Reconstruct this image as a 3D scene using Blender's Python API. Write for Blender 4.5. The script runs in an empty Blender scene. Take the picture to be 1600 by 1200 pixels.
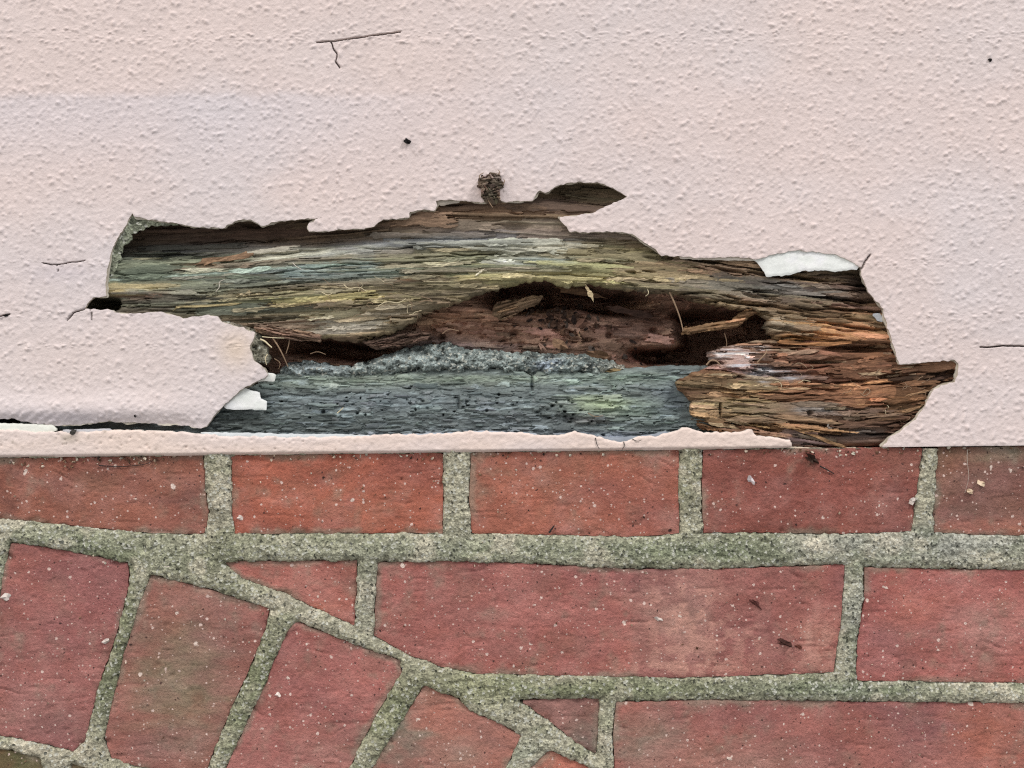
import bpy, math, random
import numpy as np

# ------------------------------------------------------------------ camera, sky, sun, exposure
scene = bpy.context.scene
COL = scene.collection
ZC = 1.55            # height of the picture's middle above the ground (m)
D = 0.5              # camera to brick face (m)
S = 0.5 / 1600.0     # metres per photo pixel on the brick face

cam_d = bpy.data.cameras.new("camera")
cam = bpy.data.objects.new("camera", cam_d)
COL.objects.link(cam)
cam.location = (0, -D, ZC)
cam.rotation_euler = (math.radians(90), 0, 0)
cam_d.sensor_fit = 'HORIZONTAL'
cam_d.sensor_width = 36.0
cam_d.lens = 36.0
cam_d.clip_start = 0.01
cam_d.clip_end = 2000
scene.camera = cam

SUN_EL = math.radians(47)
SUN_AZ = math.radians(52)       # angle from straight in front of the wall, positive = right
world = bpy.data.worlds.new("World")
scene.world = world
world.use_nodes = True
wn = world.node_tree
bg = wn.nodes['Background']
sky = wn.nodes.new('ShaderNodeTexSky')
sky.sky_type = 'NISHITA'
sky.sun_disc = False
sky.sun_elevation = SUN_EL
sky.sun_rotation = math.pi + (-SUN_AZ) * -1.0
sky.air_density = 1.0
sky.dust_density = 4.0
sky.ozone_density = 1.0
hsv = wn.nodes.new('ShaderNodeHueSaturation')
hsv.inputs['Saturation'].default_value = 0.46
wn.links.new(sky.outputs[0], hsv.inputs['Color'])
wn.links.new(hsv.outputs[0], bg.inputs[0])
bg.inputs[1].default_value = 0.11

sun_d = bpy.data.lights.new("sun", 'SUN')
sun_d.energy = 1.5
sun_d.angle = math.radians(11)
sun_d.color = (1.0, 0.99, 0.985)
sun = bpy.data.objects.new("sun", sun_d)
COL.objects.link(sun)
from mathutils import Vector
_dir = Vector((math.sin(SUN_AZ) * math.cos(SUN_EL), -math.cos(SUN_AZ) * math.cos(SUN_EL), math.sin(SUN_EL)))
sun.rotation_euler = _dir.to_track_quat('Z', 'Y').to_euler()
sun.location = (0, 0, 6)

vs = scene.view_settings
vs.view_transform = 'Standard'
vs.look = 'None'
vs.gamma = 1.0
vs.use_curve_mapping = False
vs.exposure = 0.46
scene.cycles.max_bounces = 6
scene.cycles.use_denoising = False      # keep the fine grain of paint, brick and wood
scene.cycles.use_light_tree = False
scene.cycles.filter_width = 1.2

# ------------------------------------------------------------------ small tools
RNG = np.random.default_rng(7)
random.seed(7)
_T = np.random.default_rng(11).random((16, 256, 256)).astype(np.float32)


def vnoise(x, y, seed=0):
    x = np.asarray(x, np.float64); y = np.asarray(y, np.float64)
    xi = np.floor(x); yi = np.floor(y)
    fx = x - xi; fy = y - yi
    fx = fx * fx * (3 - 2 * fx); fy = fy * fy * (3 - 2 * fy)
    xi = xi.astype(np.int64) + seed * 37; yi = yi.astype(np.int64) + seed * 91
    t = _T[seed % 16]
    a = t[xi & 255, yi & 255]; b = t[(xi + 1) & 255, yi & 255]
    c = t[xi & 255, (yi + 1) & 255]; d = t[(xi + 1) & 255, (yi + 1) & 255]
    return (a * (1 - fx) + b * fx) * (1 - fy) + (c * (1 - fx) + d * fx) * fy


def fbm(x, y, seed=0, octv=4, gain=0.5):
    s = 0.0; a = 1.0; n = 0.0
    for i in range(octv):
        s = s + a * (vnoise(x * 2 ** i + 13.7 * i, y * 2 ** i + 7.1 * i, seed + i) - 0.5)
        n += a; a *= gain
    return s / n * 2.0           # about -1 .. 1


def lin(c):
    c = np.asarray(c, np.float64) / 255.0
    return np.where(c <= 0.04045, c / 12.92, ((c + 0.055) / 1.055) ** 2.4)


def sstep(a, b, x):
    t = np.clip((x - a) / (b - a), 0, 1)
    return t * t * (3 - 2 * t)


def rough(poly, amp=1.5, step=3.0, seed=0, wl=7.0, closed=True):
    """subdivide an outline and make it ragged"""
    p = np.asarray(poly, np.float64); out = []
    n = len(p)
    for i in range(n if closed else n - 1):
        a = p[i]; b = p[(i + 1) % n]
        L = np.hypot(*(b - a)); k = max(1, int(L / step))
        for j in range(k):
            out.append(a + (b - a) * j / k)
    if not closed:
        out.append(p[-1])
    out = np.array(out)
    s = np.arange(len(out)) * step
    dx = fbm(s / wl, s * 0 + 3.3 + seed, seed, 3); dy = fbm(s / wl, s * 0 + 9.1 + seed, seed + 3, 3)
    return out + np.stack([dx, dy], 1) * amp


def pip(X, Y, poly):
    inside = np.zeros(X.shape, bool)
    n = len(poly)
    for i in range(n):
        x1, y1 = poly[i]; x2, y2 = poly[(i + 1) % n]
        if y1 == y2:
            continue
        c = (y1 > Y) != (y2 > Y)
        if c.any():
            inside ^= c & (X < (x2 - x1) * (Y - y1) / (y2 - y1) + x1)
    return inside


def near_poly(xs, ys, poly, R):
    """distance to the outline and the nearest point on it, within R px"""
    ny, nx = len(ys), len(xs)
    dist = np.full((ny, nx), R, np.float64)
    PX = np.zeros((ny, nx)); PY = np.zeros((ny, nx))
    n = len(poly)
    for i in range(n):
        a = poly[i]; b = poly[(i + 1) % n]
        i0 = np.searchsorted(xs, min(a[0], b[0]) - R); i1 = np.searchsorted(xs, max(a[0], b[0]) + R)
        j0 = np.searchsorted(ys, min(a[1], b[1]) - R); j1 = np.searchsorted(ys, max(a[1], b[1]) + R)
        if i0 >= i1 or j0 >= j1:
            continue
        X, Y = np.meshgrid(xs[i0:i1], ys[j0:j1])
        d = b - a; L2 = d @ d + 1e-12
        t = np.clip(((X - a[0]) * d[0] + (Y - a[1]) * d[1]) / L2, 0, 1)
        qx = a[0] + t * d[0]; qy = a[1] + t * d[1]
        dd = np.hypot(X - qx, Y - qy)
        w = dist[j0:j1, i0:i1]; m = dd < w
        w[m] = dd[m]
        PX[j0:j1, i0:i1][m] = qx[m]; PY[j0:j1, i0:i1][m] = qy[m]
    return dist, PX, PY


def to_world(px, py, y, f):
    return np.stack([(px - 800) * S * f, y, ZC - (py - 600) * S * f], -1)


def obj_from(name, V, F, mat, parent=None, col=None, smooth=True, tri=None):
    """mesh object with its origin in its middle; F quads (n,4), tri triangles (m,3)"""
    V = np.asarray(V, np.float64)
    c = V.mean(0)
    me = bpy.data.meshes.new(name)
    F = np.zeros((0, 4), np.int64) if F is None or len(F) == 0 else np.asarray(F, np.int64)
    T = np.zeros((0, 3), np.int64) if tri is None or len(tri) == 0 else np.asarray(tri, np.int64)
    me.vertices.add(len(V)); me.vertices.foreach_set('co', (V - c).astype(np.float32).ravel())
    loops = np.concatenate([F.ravel(), T.ravel()]).astype(np.int32)
    tot = np.concatenate([np.full(len(F), 4), np.full(len(T), 3)]).astype(np.int32)
    st = np.concatenate([[0], np.cumsum(tot)[:-1]]).astype(np.int32)
    me.loops.add(len(loops)); me.loops.foreach_set('vertex_index', loops)
    me.polygons.add(len(tot)); me.polygons.foreach_set('loop_start', st)
    me.update(calc_edges=True)
    me.validate()
    if col is not None:
        a = me.color_attributes.new('Col', 'FLOAT_COLOR', 'POINT')
        cc = np.ones((len(V), 4), np.float32); cc[:, :3] = col
        a.data.foreach_set('color', cc.ravel())
    me.polygons.foreach_set('use_smooth', np.full(len(me.polygons), smooth))
    me.materials.append(mat)
    o = bpy.data.objects.new(name, me)
    COL.objects.link(o)
    if parent is not None:
        o.parent = parent
        o.location = Vector(c) - parent.location
    else:
        o.location = Vector(c)
    return o


def sheet(name, polys, xs, ys, hfun, cfun, yref, thick, mat, parent, smooth=True, roughbord=None, keepH=None):
    """relief sheet bounded by outlines (even-odd), front at world y = yref - h, with a skirt of its own thickness"""
    X, Y = np.meshgrid(xs, ys)
    stepx = np.gradient(xs)[None, :]; stepy = np.gradient(ys)[:, None]
    loc = np.minimum(stepx, stepy) + 0 * X
    inside = np.zeros(X.shape, bool)
    R = 12.0
    dist = np.full(X.shape, R); PX = np.zeros(X.shape); PY = np.zeros(X.shape)
    for p in polys:
        p = np.asarray(p, float)
        inside ^= pip(X, Y, p)
        d, qx, qy = near_poly(xs, ys, p, R)
        m = d < dist
        dist[m] = d[m]; PX[m] = qx[m]; PY[m] = qy[m]
    H, C = hfun(X, Y, np.where(inside, dist, -dist)), None
    if isinstance(H, tuple):
        H, C = H
    if C is None:
        C = cfun(X, Y)
    snap = dist < 0.72 * np.maximum(loc, np.minimum(np.maximum(stepx, stepy), 2.2))
    Xs = np.where(snap, PX, X); Ys = np.where(snap, PY, Y)
    ok = inside | snap
    f = (D + yref) / D
    V = to_world(Xs, Ys, yref - H * 0.001, f)
    ny, nx = X.shape
    idx = np.arange(ny * nx).reshape(ny, nx)
    A, B, Cc, E = idx[1:, :-1], idx[1:, 1:], idx[:-1, 1:], idx[:-1, :-1]
    okA, okB, okC, okE = ok[1:, :-1], ok[1:, 1:], ok[:-1, 1:], ok[:-1, :-1]
    strict = inside & ~snap
    anyin = strict[1:, :-1] | strict[1:, 1:] | strict[:-1, 1:] | strict[:-1, :-1]
    n = okA.astype(int) + okB + okC + okE
    full = (n == 4) & anyin
    F = np.stack([A[full], B[full], Cc[full], E[full]], 1)
    T = []
    three = (n == 3) & anyin
    for miss, tri in ((okA, (B, Cc, E)), (okB, (A, Cc, E)), (okC, (A, B, E)), (okE, (A, B, Cc))):
        m = three & ~miss
        T.append(np.stack([q[m] for q in tri], 1))
    T = np.concatenate(T)
    # boundary edges -> skirt
    ed = np.concatenate([F[:, [0, 1]], F[:, [1, 2]], F[:, [2, 3]], F[:, [3, 0]], T[:, [0, 1]], T[:, [1, 2]], T[:, [2, 0]]])
    key = np.sort(ed, 1); k = key[:, 0] * (ny * nx) + key[:, 1]
    u, inv, cnt = np.unique(k, return_inverse=True, return_counts=True)
    be = ed[cnt[inv] == 1]
    Vf = V.reshape(-1, 3); Cf = C.reshape(-1, 3)
    bv = np.unique(be)
    mp = np.full(ny * nx, -1); mp[bv] = np.arange(len(bv)) + ny * nx
    nb = len(bv)
    back = Vf[bv].copy(); back[:, 1] += thick * 0.001
    cb_ = Cf[bv] if roughbord is None else np.tile(roughbord, (nb, 1))
    Vall = np.concatenate([Vf, Vf[bv], back]); Call = np.concatenate([Cf, cb_, cb_])
    SK = np.stack([mp[be[:, 1]], mp[be[:, 0]], mp[be[:, 0]] + nb, mp[be[:, 1]] + nb], 1)
    F = np.concatenate([F, SK])
    used = np.zeros(len(Vall), bool); used[F.ravel()] = True; used[T.ravel()] = True
    re = np.cumsum(used) - 1
    return obj_from(name, Vall[used], re[F], mat, parent, Call[used], smooth, re[T])


def grid(a, b, step, lo=None, hi=None, far=10.0):
    g = np.arange(a, b + step * 0.5, step)
    if lo is not None and lo < a:
        g = np.concatenate([np.arange(lo, a - 0.5 * far, far), g])
    if hi is not None and hi > b:
        g = np.concatenate([g, np.arange(g[-1] + far, hi + far, far)])
    return g.astype(float)


def blobs(X, Y, base, lst, warp=12.0, seed=5, grey=0.0):
    """base colour with soft stretched colour patches; entries (x, y, rx, ry, sRGB, strength)"""
    wx = fbm(X / 60, Y / 14, seed, 3) * warp * 3; wy = fbm(X / 45, Y / 9, seed + 4, 3) * warp * .6
    C = np.zeros(X.shape + (3,)); C[:] = lin(base)
    for (x, y, rx, ry, c, s) in lst:
        if grey:
            mm = sum(c) / 3.0; c = tuple(v * (1 - grey) + mm * grey for v in c)
        q = ((X + wx - x) / rx) ** 2 + ((Y + wy - y) / ry) ** 2
        w = (s * np.exp(-q * 1.1))[..., None]
        C = C * (1 - w) + lin(c) * w
    return C


def tag(o, label=None, cat=None, group=None, kind=None):
    for k, v in (('label', label), ('category', cat), ('group', group), ('kind', kind)):
        if v:
            o[k] = v
    return o


def empty(name, loc, label, cat, group=None):
    o = bpy.data.objects.new(name, None)
    o.empty_display_size = 0.02
    COL.objects.link(o); o.location = loc
    return tag(o, label, cat, group)


# ------------------------------------------------------------------ materials
def nodes_of(name):
    m = bpy.data.materials.new(name); m.use_nodes = True
    nt = m.node_tree
    return m, nt, nt.nodes, nt.links, nt.nodes['Principled BSDF']


def mth(N, L, op, a, b=None, c=None):
    n = N.new('ShaderNodeMath'); n.operation = op
    for i, v in enumerate((a, b, c)):
        if v is None:
            continue
        if isinstance(v, (int, float)):
            n.inputs[i].default_value = v
        else:
            L.new(v, n.inputs[i])
    return n.outputs[0]


def mixc(N, L, fac, a, b, mode='MIX'):
    n = N.new('ShaderNodeMix'); n.data_type = 'RGBA'; n.blend_type = mode
    for i, v in ((0, fac), (6, a), (7, b)):
        if isinstance(v, (int, float)):
            n.inputs[i].default_value = v
        elif isinstance(v, (tuple, list, np.ndarray)):
            n.inputs[i].default_value = (*[float(t) for t in v], 1.0)
        else:
            L.new(v, n.inputs[i])
    return n.outputs[2]


def mapped(N, L, scale, rot=(0, 0, 0)):
    tc = N.new('ShaderNodeTexCoord'); mp = N.new('ShaderNodeMapping')
    mp.inputs['Scale'].default_value = scale; mp.inputs['Rotation'].default_value = rot
    L.new(tc.outputs['Object'], mp.inputs['Vector'])
    return mp.outputs[0]


def noise(N, L, vec, scale, detail=4.0, rough_=0.6):
    n = N.new('ShaderNodeTexNoise'); n.inputs['Scale'].default_value = scale
    n.inputs['Detail'].default_value = detail; n.inputs['Roughness'].default_value = rough_
    L.new(vec, n.inputs['Vector'])
    return n.outputs[0]


def ramp(N, L, v, a, b, lo=0.0, hi=1.0):
    n = N.new('ShaderNodeMapRange'); n.inputs[1].default_value = a; n.inputs[2].default_value = b
    n.inputs[3].default_value = lo; n.inputs[4].default_value = hi
    L.new(v, n.inputs[0])
    return n.outputs[0]


def attr(N):
    n = N.new('ShaderNodeAttribute'); n.attribute_name = 'Col'
    return n.outputs['Color']


def scale_col(N, L, c, v):
    n = N.new('ShaderNodeVectorMath'); n.operation = 'SCALE'
    L.new(c, n.inputs[0]); L.new(v, n.inputs['Scale'])
    return n.outputs[0]


def bump(N, L, P, h, dist, strength=1.0):
    b = N.new('ShaderNodeBump'); b.inputs['Distance'].default_value = dist; b.inputs['Strength'].default_value = strength
    L.new(h, b.inputs['Height']); L.new(b.outputs[0], P.inputs['Normal'])


def mat_paint():
    m, nt, N, L, P = nodes_of('textured_paint')
    c = attr(N)
    v1 = mapped(N, L, (1, 1, 1))
    n1 = noise(N, L, v1, 900, 3); n2 = noise(N, L, v1, 120, 3)
    c = scale_col(N, L, c, mth(N, L, 'ADD', ramp(N, L, n1, .25, .75, .95, 1.04), ramp(N, L, n2, .3, .7, -.02, .02)))
    L.new(c, P.inputs['Base Color'])
    P.inputs['Roughness'].default_value = 0.62
    P.inputs['Specular IOR Level'].default_value = 0.3
    bump(N, L, P, mth(N, L, 'ADD', noise(N, L, v1, 620, 3, .6), mth(N, L, 'MULTIPLY', noise(N, L, v1, 1300, 2), .5)), 0.0003, 0.7)
    return m


def mat_primer():
    m, nt, N, L, P = nodes_of('white_primer')
    v1 = mapped(N, L, (1, 1, 1))
    c = scale_col(N, L, attr(N), ramp(N, L, noise(N, L, v1, 350, 4), .3, .7, .92, 1.03))
    L.new(c, P.inputs['Base Color']); P.inputs['Roughness'].default_value = 0.6
    bump(N, L, P, noise(N, L, v1, 500, 4), 0.0003, 0.6)
    return m


def mat_wood(name, aniso=(90, 90, 800), amt=0.33, bd=0.0006):
    m, nt, N, L, P = nodes_of(name)
    v = mapped(N, L, aniso, (0, math.radians(2), 0)); vi = mapped(N, L, (1, 1, 1))
    a = noise(N, L, v, 1.0, 5, .65)
    v2 = mapped(N, L, (aniso[0] * 4.5, aniso[1] * 3, aniso[2] * 1.6))
    b = noise(N, L, v2, 1.0, 3, .6)
    g = noise(N, L, vi, 1500, 2)
    k = mth(N, L, 'MULTIPLY', ramp(N, L, a, .28, .72, 1 - amt, 1 + amt), ramp(N, L, b, .3, .7, 1 - amt * .5, 1 + amt * .5))
    k = mth(N, L, 'MULTIPLY', k, ramp(N, L, g, .3, .7, .85, 1.12))
    L.new(scale_col(N, L, attr(N), k), P.inputs['Base Color'])
    P.inputs['Roughness'].default_value = 0.85; P.inputs['Specular IOR Level'].default_value = 0.2
    h = mth(N, L, 'ADD', a, mth(N, L, 'MULTIPLY', b, 0.7))
    bump(N, L, P, mth(N, L, 'ADD', h, mth(N, L, 'MULTIPLY', g, 0.25)), bd, 0.9)
    return m


def mat_brick():
    m, nt, N, L, P = nodes_of('fired_brick')
    tc = N.new('ShaderNodeTexCoord'); oi = N.new('ShaderNodeObjectInfo')
    ad = N.new('ShaderNodeVectorMath'); ad.operation = 'ADD'
    cx = N.new('ShaderNodeCombineXYZ'); L.new(mth(N, L, 'MULTIPLY', oi.outputs['Random'], 7.0), cx.inputs[1])
    L.new(tc.outputs['Object'], ad.inputs[0]); L.new(cx.outputs[0], ad.inputs[1])
    v1 = ad.outputs[0]
    n1 = noise(N, L, v1, 700, 5, .7); n2 = noise(N, L, v1, 90, 5, .65); n3 = noise(N, L, v1, 2200, 2)
    k = mth(N, L, 'MULTIPLY', ramp(N, L, n1, .3, .7, .80, 1.18), ramp(N, L, n2, .3, .7, .84, 1.14))
    k = mth(N, L, 'MULTIPLY', k, ramp(N, L, n3, .3, .7, .84, 1.16))
    c = scale_col(N, L, attr(N), k)
    # pale dusty bloom in patches
    n4 = noise(N, L, v1, 45, 6, .7)
    c = mixc(N, L, ramp(N, L, n4, .55, .78, 0, .22), c, lin((190, 160, 150)))
    # lime flecks and dark pits of many sizes
    hs = []
    for sc, thr, colr, pw in ((110, .17, (232, 212, 198), 4.5), (300, .26, (222, 196, 184), 3.6), (560, .30, (212, 184, 172), 3.0), (420, .24, (74, 50, 46), 3.6), (170, .13, (44, 32, 30), 5.0)):
        vo = N.new('ShaderNodeTexVoronoi'); vo.inputs['Scale'].default_value = sc
        wv = N.new('ShaderNodeVectorMath'); wv.operation = 'ADD'
        wn_ = N.new('ShaderNodeTexNoise'); wn_.inputs['Scale'].default_value = sc * 3.1
        L.new(v1, wn_.inputs['Vector'])
        sc_ = N.new('ShaderNodeVectorMath'); sc_.operation = 'SCALE'; sc_.inputs['Scale'].default_value = 0.35 / sc
        L.new(wn_.outputs['Color'], sc_.inputs[0]); L.new(v1, wv.inputs[0]); L.new(sc_.outputs[0], wv.inputs[1])
        L.new(wv.outputs[0], vo.inputs['Vector'])
        sp = N.new('ShaderNodeSeparateColor'); L.new(vo.outputs['Color'], sp.inputs[0])
        r = mth(N, L, 'MULTIPLY', mth(N, L, 'POWER', sp.outputs[0], pw), thr)
        d = mth(N, L, 'SUBTRACT', r, vo.outputs['Distance'])
        f = ramp(N, L, d, 0.0, 0.03)
        c = mixc(N, L, mth(N, L, 'MULTIPLY', f, .9), c, lin(colr))
    L.new(c, P.inputs['Base Color'])
    P.inputs['Roughness'].default_value = 0.8; P.inputs['Specular IOR Level'].default_value = 0.25
    h = mth(N, L, 'ADD', mth(N, L, 'MULTIPLY', n1, .8), mth(N, L, 'MULTIPLY', n3, .25))
    bump(N, L, P, mth(N, L, 'ADD', h, n2), 0.0013, 0.9)
    return m


def mat_mortar(name='sandy_mortar', amt=1.0):
    m, nt, N, L, P = nodes_of(name)
    v1 = mapped(N, L, (1, 1, 1))
    n1 = noise(N, L, v1, 1100, 4, .7)
    vo = N.new('ShaderNodeTexVoronoi'); vo.inputs['Scale'].default_value = 900
    L.new(v1, vo.inputs['Vector'])
    sp = N.new('ShaderNodeSeparateColor'); L.new(vo.outputs['Color'], sp.inputs[0])
    k = mth(N, L, 'MULTIPLY', ramp(N, L, n1, .3, .7, 1 - .45 * amt, 1 + .45 * amt), ramp(N, L, sp.outputs[0], 0, 1, 1 - .35 * amt, 1 + .35 * amt))
    c = scale_col(N, L, attr(N), k)
    c = mixc(N, L, ramp(N, L, sp.outputs[1], .86, .93, 0, .75), c, lin((205, 205, 192)))
    c = mixc(N, L, ramp(N, L, sp.outputs[2], .93, .97, 0, .8), c, lin((50, 52, 46)))
    L.new(c, P.inputs['Base Color'])
    P.inputs['Roughness'].default_value = 0.9; P.inputs['Specular IOR Level'].default_value = 0.15
    bump(N, L, P, mth(N, L, 'ADD', n1, mth(N, L, 'MULTIPLY', vo.outputs['Distance'], .8)), 0.0009, 0.9)
    return m


def mat_plain(name, c, var=.25, scale=300, rough_=.85):
    m, nt, N, L, P = nodes_of(name)
    v1 = mapped(N, L, (1, 1, 1))
    k = ramp(N, L, noise(N, L, v1, scale, 4), .3, .7, 1 - var, 1 + var)
    rgb = N.new('ShaderNodeRGB'); rgb.outputs[0].default_value = (*[float(t) for t in lin(c)], 1)
    L.new(scale_col(N, L, rgb.outputs[0], k), P.inputs['Base Color'])
    P.inputs['Roughness'].default_value = rough_
    return m


M_PAINT, M_PRIMER = mat_paint(), mat_primer()
M_WOOD = mat_wood('rotten_wood')
M_GREY = mat_wood('weathered_grey_wood', (130, 90, 700), .26, .0005)
M_CAV = mat_wood('decayed_brown_wood', (130, 90, 700), .38, .0008)
M_BRICK, M_MORTAR = mat_brick(), mat_mortar()
M_CRUMB = mat_mortar('crumbling_grey_mortar', 1.1)
M_BODY = mat_plain('light_block_brown', (96, 74, 58), .3, 120)
M_CORE = mat_plain('wall_core', (140, 130, 115), .25, 80)
M_GROUND = mat_plain('pale_paving', (146, 145, 143), .15, 6)
M_LEAF = mat_wood('dead_leaf_brown', (200, 200, 500), .3, .0003)
M_DARK = mat_plain('black_dirt_and_crack', (26, 23, 22), .4, 900)
M_HAIR = mat_plain('dry_rootlet', (150, 125, 100), .2, 400)
M_PALE = mat_plain('pale_straw', (214, 200, 165), .15, 400)

# ------------------------------------------------------------------ ground
gv = [(-300, -300, 0), (300, -300, 0), (300, 300, 0), (-300, 300, 0)]
ground = obj_from('ground', gv, [(0, 1, 2, 3)], M_GROUND, None)
tag(ground, kind='structure')


def box(V, F, a, b):
    n = len(V)
    for x in (a[0], b[0]):
        for y in (a[1], b[1]):
            for z in (a[2], b[2]):
                V.append((x, y, z))
    for q in ((0, 1, 3, 2), (4, 6, 7, 5), (0, 4, 5, 1), (2, 3, 7, 6), (0, 2, 6, 4), (1, 5, 7, 3)):
        F.append([n + i for i in q])


# ------------------------------------------------------------------ brick wall with the arch
zt = ZC - (716 - 600) * S          # top of the brickwork
wall = empty('brick_wall', (0, 0.1, 0), 'red brick wall with grey green mortar and arch ring under the painted timber', 'wall')

ACX, ACY = -118.0, 2299.0          # centre of the arch in picture units
RING = [(1432, 1142), (1112, 822)]
PB = (1600, 697)


def arcpt(r, deg):
    a = math.radians(deg)
    return (ACX + r * math.sin(a), ACY - r * math.cos(a))


BR = []   # (outline, base colour, stains)
A_stain = lambda *a: list(a)
BR.append(([(-15, 718), (60, 718), (180, 720), (318, 718), (321, 770), (326, 800), (320, 834), (240, 833), (160, 826), (90, 819), (-15, 809)], (150, 80, 62),
           [(290, 775, 50, 22, (112, 66, 60), .7), (5, 770, 20, 60, (110, 62, 54), .7), (150, 740, 120, 20, (130, 72, 58), .5)]))
BR.append(([(361, 717), (500, 715), (692, 713), (692, 770), (692, 833), (560, 833), (366, 834), (362, 780)], (168, 78, 56),
           [(520, 740, 80, 20, (140, 66, 50), .5), (600, 800, 90, 30, (172, 88, 66), .5)]))
BR.append(([(736, 712), (900, 710), (1061, 708), (1060, 770), (1062, 834), (1000, 838), (880, 836), (737, 833), (733, 780)], (163, 82, 62),
           [(830, 740, 90, 22, (150, 78, 55), .5), (1010, 810, 60, 30, (150, 72, 64), .5)]))
BR.append(([(1098, 707), (1250, 706), (1441, 702), (1432, 770), (1424, 830), (1300, 834), (1180, 832), (1099, 832), (1097, 770)], (138, 66, 56),
           [(1250, 770, 120, 30, (128, 58, 52), .5), (1390, 800, 40, 30, (150, 90, 84), .4)]))
BR.append(([(1466, 702), (1620, 700), (1795, 699), (1793, 836), (1620, 836), (1540, 836), (1459, 832), (1461, 780)], (128, 78, 62),
           [(1560, 712, 90, 14, (112, 105, 76), .9), (1540, 822, 90, 12, (170, 88, 66), .8), (1500, 760, 60, 40, (124, 82, 66), .5)]))
BR.append(([(1832, 699), (2160, 697), (2160, 838), (1832, 837)], (150, 78, 62), []))
BR.append(([(-350, 720), (-52, 719), (-52, 806), (-200, 800), (-350, 790)], (150, 82, 66), []))
# second course
BR.append(([(348, 878), (450, 877), (557, 876), (556, 930), (554, 978), (500, 953), (440, 926), (375, 902)], (164, 84, 74),
           [(520, 950, 40, 14, (176, 88, 64), .7)]))
BR.append(([(589, 879), (700, 877), (850, 882), (1000, 890), (1180, 887), (1319, 882), (1314, 960), (1302, 1050), (1200, 1054), (1050, 1059), (900, 1056), (745, 1053), (690, 1042), (630, 1020), (584, 993), (587, 930)], (158, 80, 74),
           [(1065, 965, 60, 70, (196, 138, 122), .85), (1020, 900, 40, 30, (140, 78, 76), .5), (1200, 930, 80, 40, (150, 74, 66), .5), (1280, 1000, 40, 40, (182, 110, 92), .6), (1100, 1045, 120, 9, (190, 112, 98), .7), (760, 960, 100, 60, (166, 90, 84), .5)]))
BR.append(([(1351, 886), (1450, 889), (1600, 891), (1800, 890), (2060, 890), (2060, 1072), (1800, 1070), (1600, 1067), (1450, 1065), (1338, 1063), (1340, 1000), (1350, 940)], (164, 78, 72),
           [(1530, 980, 80, 50, (186, 124, 118), .5), (1390, 1010, 40, 40, (176, 110, 110), .5), (1420, 960, 40, 60, (174, 88, 70), .5), (1450, 905, 60, 16, (140, 76, 76), .5)]))
# third course
BR.append(([(812, 1095), (870, 1092), (937, 1092), (935, 1140), (932, 1180), (900, 1160), (862, 1130)], (134, 84, 78), [(915, 1155, 24, 18, (110, 104, 92), .8)]))
BR.append(([(962, 1097), (1100, 1093), (1300, 1096), (1600, 1099), (1780, 1100), (1780, 1275), (1300, 1272), (1085, 1270), (1020, 1240), (961, 1215), (958, 1150)], (156, 82, 74),
           [(1010, 1160, 50, 50, (118, 106, 92), .75), (1160, 1190, 90, 30, (150, 110, 96), .6), (1430, 1130, 60, 60, (130, 74, 78), .75), (1560, 1150, 60, 60, (176, 88, 66), .7), (1250, 1130, 90, 30, (164, 86, 76), .5)]))
BR.append(([(1814, 1100), (2200, 1100), (2200, 1275), (1814, 1275)], (150, 80, 70), []))
BR.append(([(1110, 1308), (1300, 1306), (1300, 1480), (1240, 1480), (1180, 1380)], (150, 80, 70), []))
for x0 in (1334, 1700, 2066):
    BR.append(([(x0, 1307), (x0 + 332, 1307), (x0 + 332, 1480), (x0, 1480)], (154, 80, 70), []))
# arch ring
BR.append(([(18, 848), (110, 862), (200, 880), (200, 920), (182, 990), (160, 1053), (132, 1158), (113, 1174), (60, 1160), (-10, 1147), (-48, 1141), (-20, 1030), (0, 930), (10, 870)], (150, 80, 76),
           [(40, 1100, 60, 40, (160, 100, 96), .5), (130, 940, 60, 50, (164, 80, 74), .5), (90, 1130, 50, 30, (140, 96, 90), .4)]))
BR.append(([(235, 898), (330, 922), (421, 951), (414, 985), (388, 1048), (362, 1105), (335, 1170), (322, 1206), (260, 1206), (205, 1196), (174, 1184), (163, 1155), (175, 1096), (196, 1015), (219, 940)], (150, 80, 72),
           [(290, 1060, 85, 130, (126, 106, 82), 1.0), (250, 1180, 50, 30, (150, 98, 88), .5), (270, 940, 70, 20, (160, 92, 84), .5), (350, 990, 40, 60, (140, 82, 84), .5)]))
BR.append(([(462, 971), (545, 1004), (624, 1032), (627, 1052), (600, 1096), (570, 1150), (520, 1255), (430, 1240), (345, 1218), (381, 1139), (410, 1079), (449, 985)], (160, 84, 79),
           [(520, 1180, 60, 40, (150, 100, 92), .5), (560, 1050, 50, 40, (168, 84, 76), .5)]))
BR.append(([(663, 1071), (716, 1092), (733, 1110), (775, 1128), (815, 1150), (797, 1186), (740, 1300), (640, 1290), (548, 1262), (588, 1190), (613, 1148), (645, 1100)], (160, 90, 76),
           [(632, 1140, 30, 70, (112, 108, 92), .8), (710, 1180, 40, 26, (140, 112, 98), .7), (760, 1150, 40, 30, (130, 84, 78), .5)]))
BR.append(([(858, 1173), (916, 1197), (990, 1240), (1040, 1275), (960, 1400), (770, 1310), (828, 1200)], (172, 88, 70), []))
BR.append(([(1060, 1290), (1150, 1360), (1200, 1400), (1090, 1540), (985, 1410)], (160, 84, 74), []))
BR.append(([(-20, 838), (-8, 842), (-14, 900), (-40, 1010), (-80, 1135), (-290, 1118), (-250, 960), (-232, 842), (-120, 838)], (152, 80, 76), []))
BR.append(([(-330, 842), (-262, 842), (-280, 960), (-322, 1118), (-420, 1118), (-420, 842)], (152, 80, 76), []))
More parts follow.
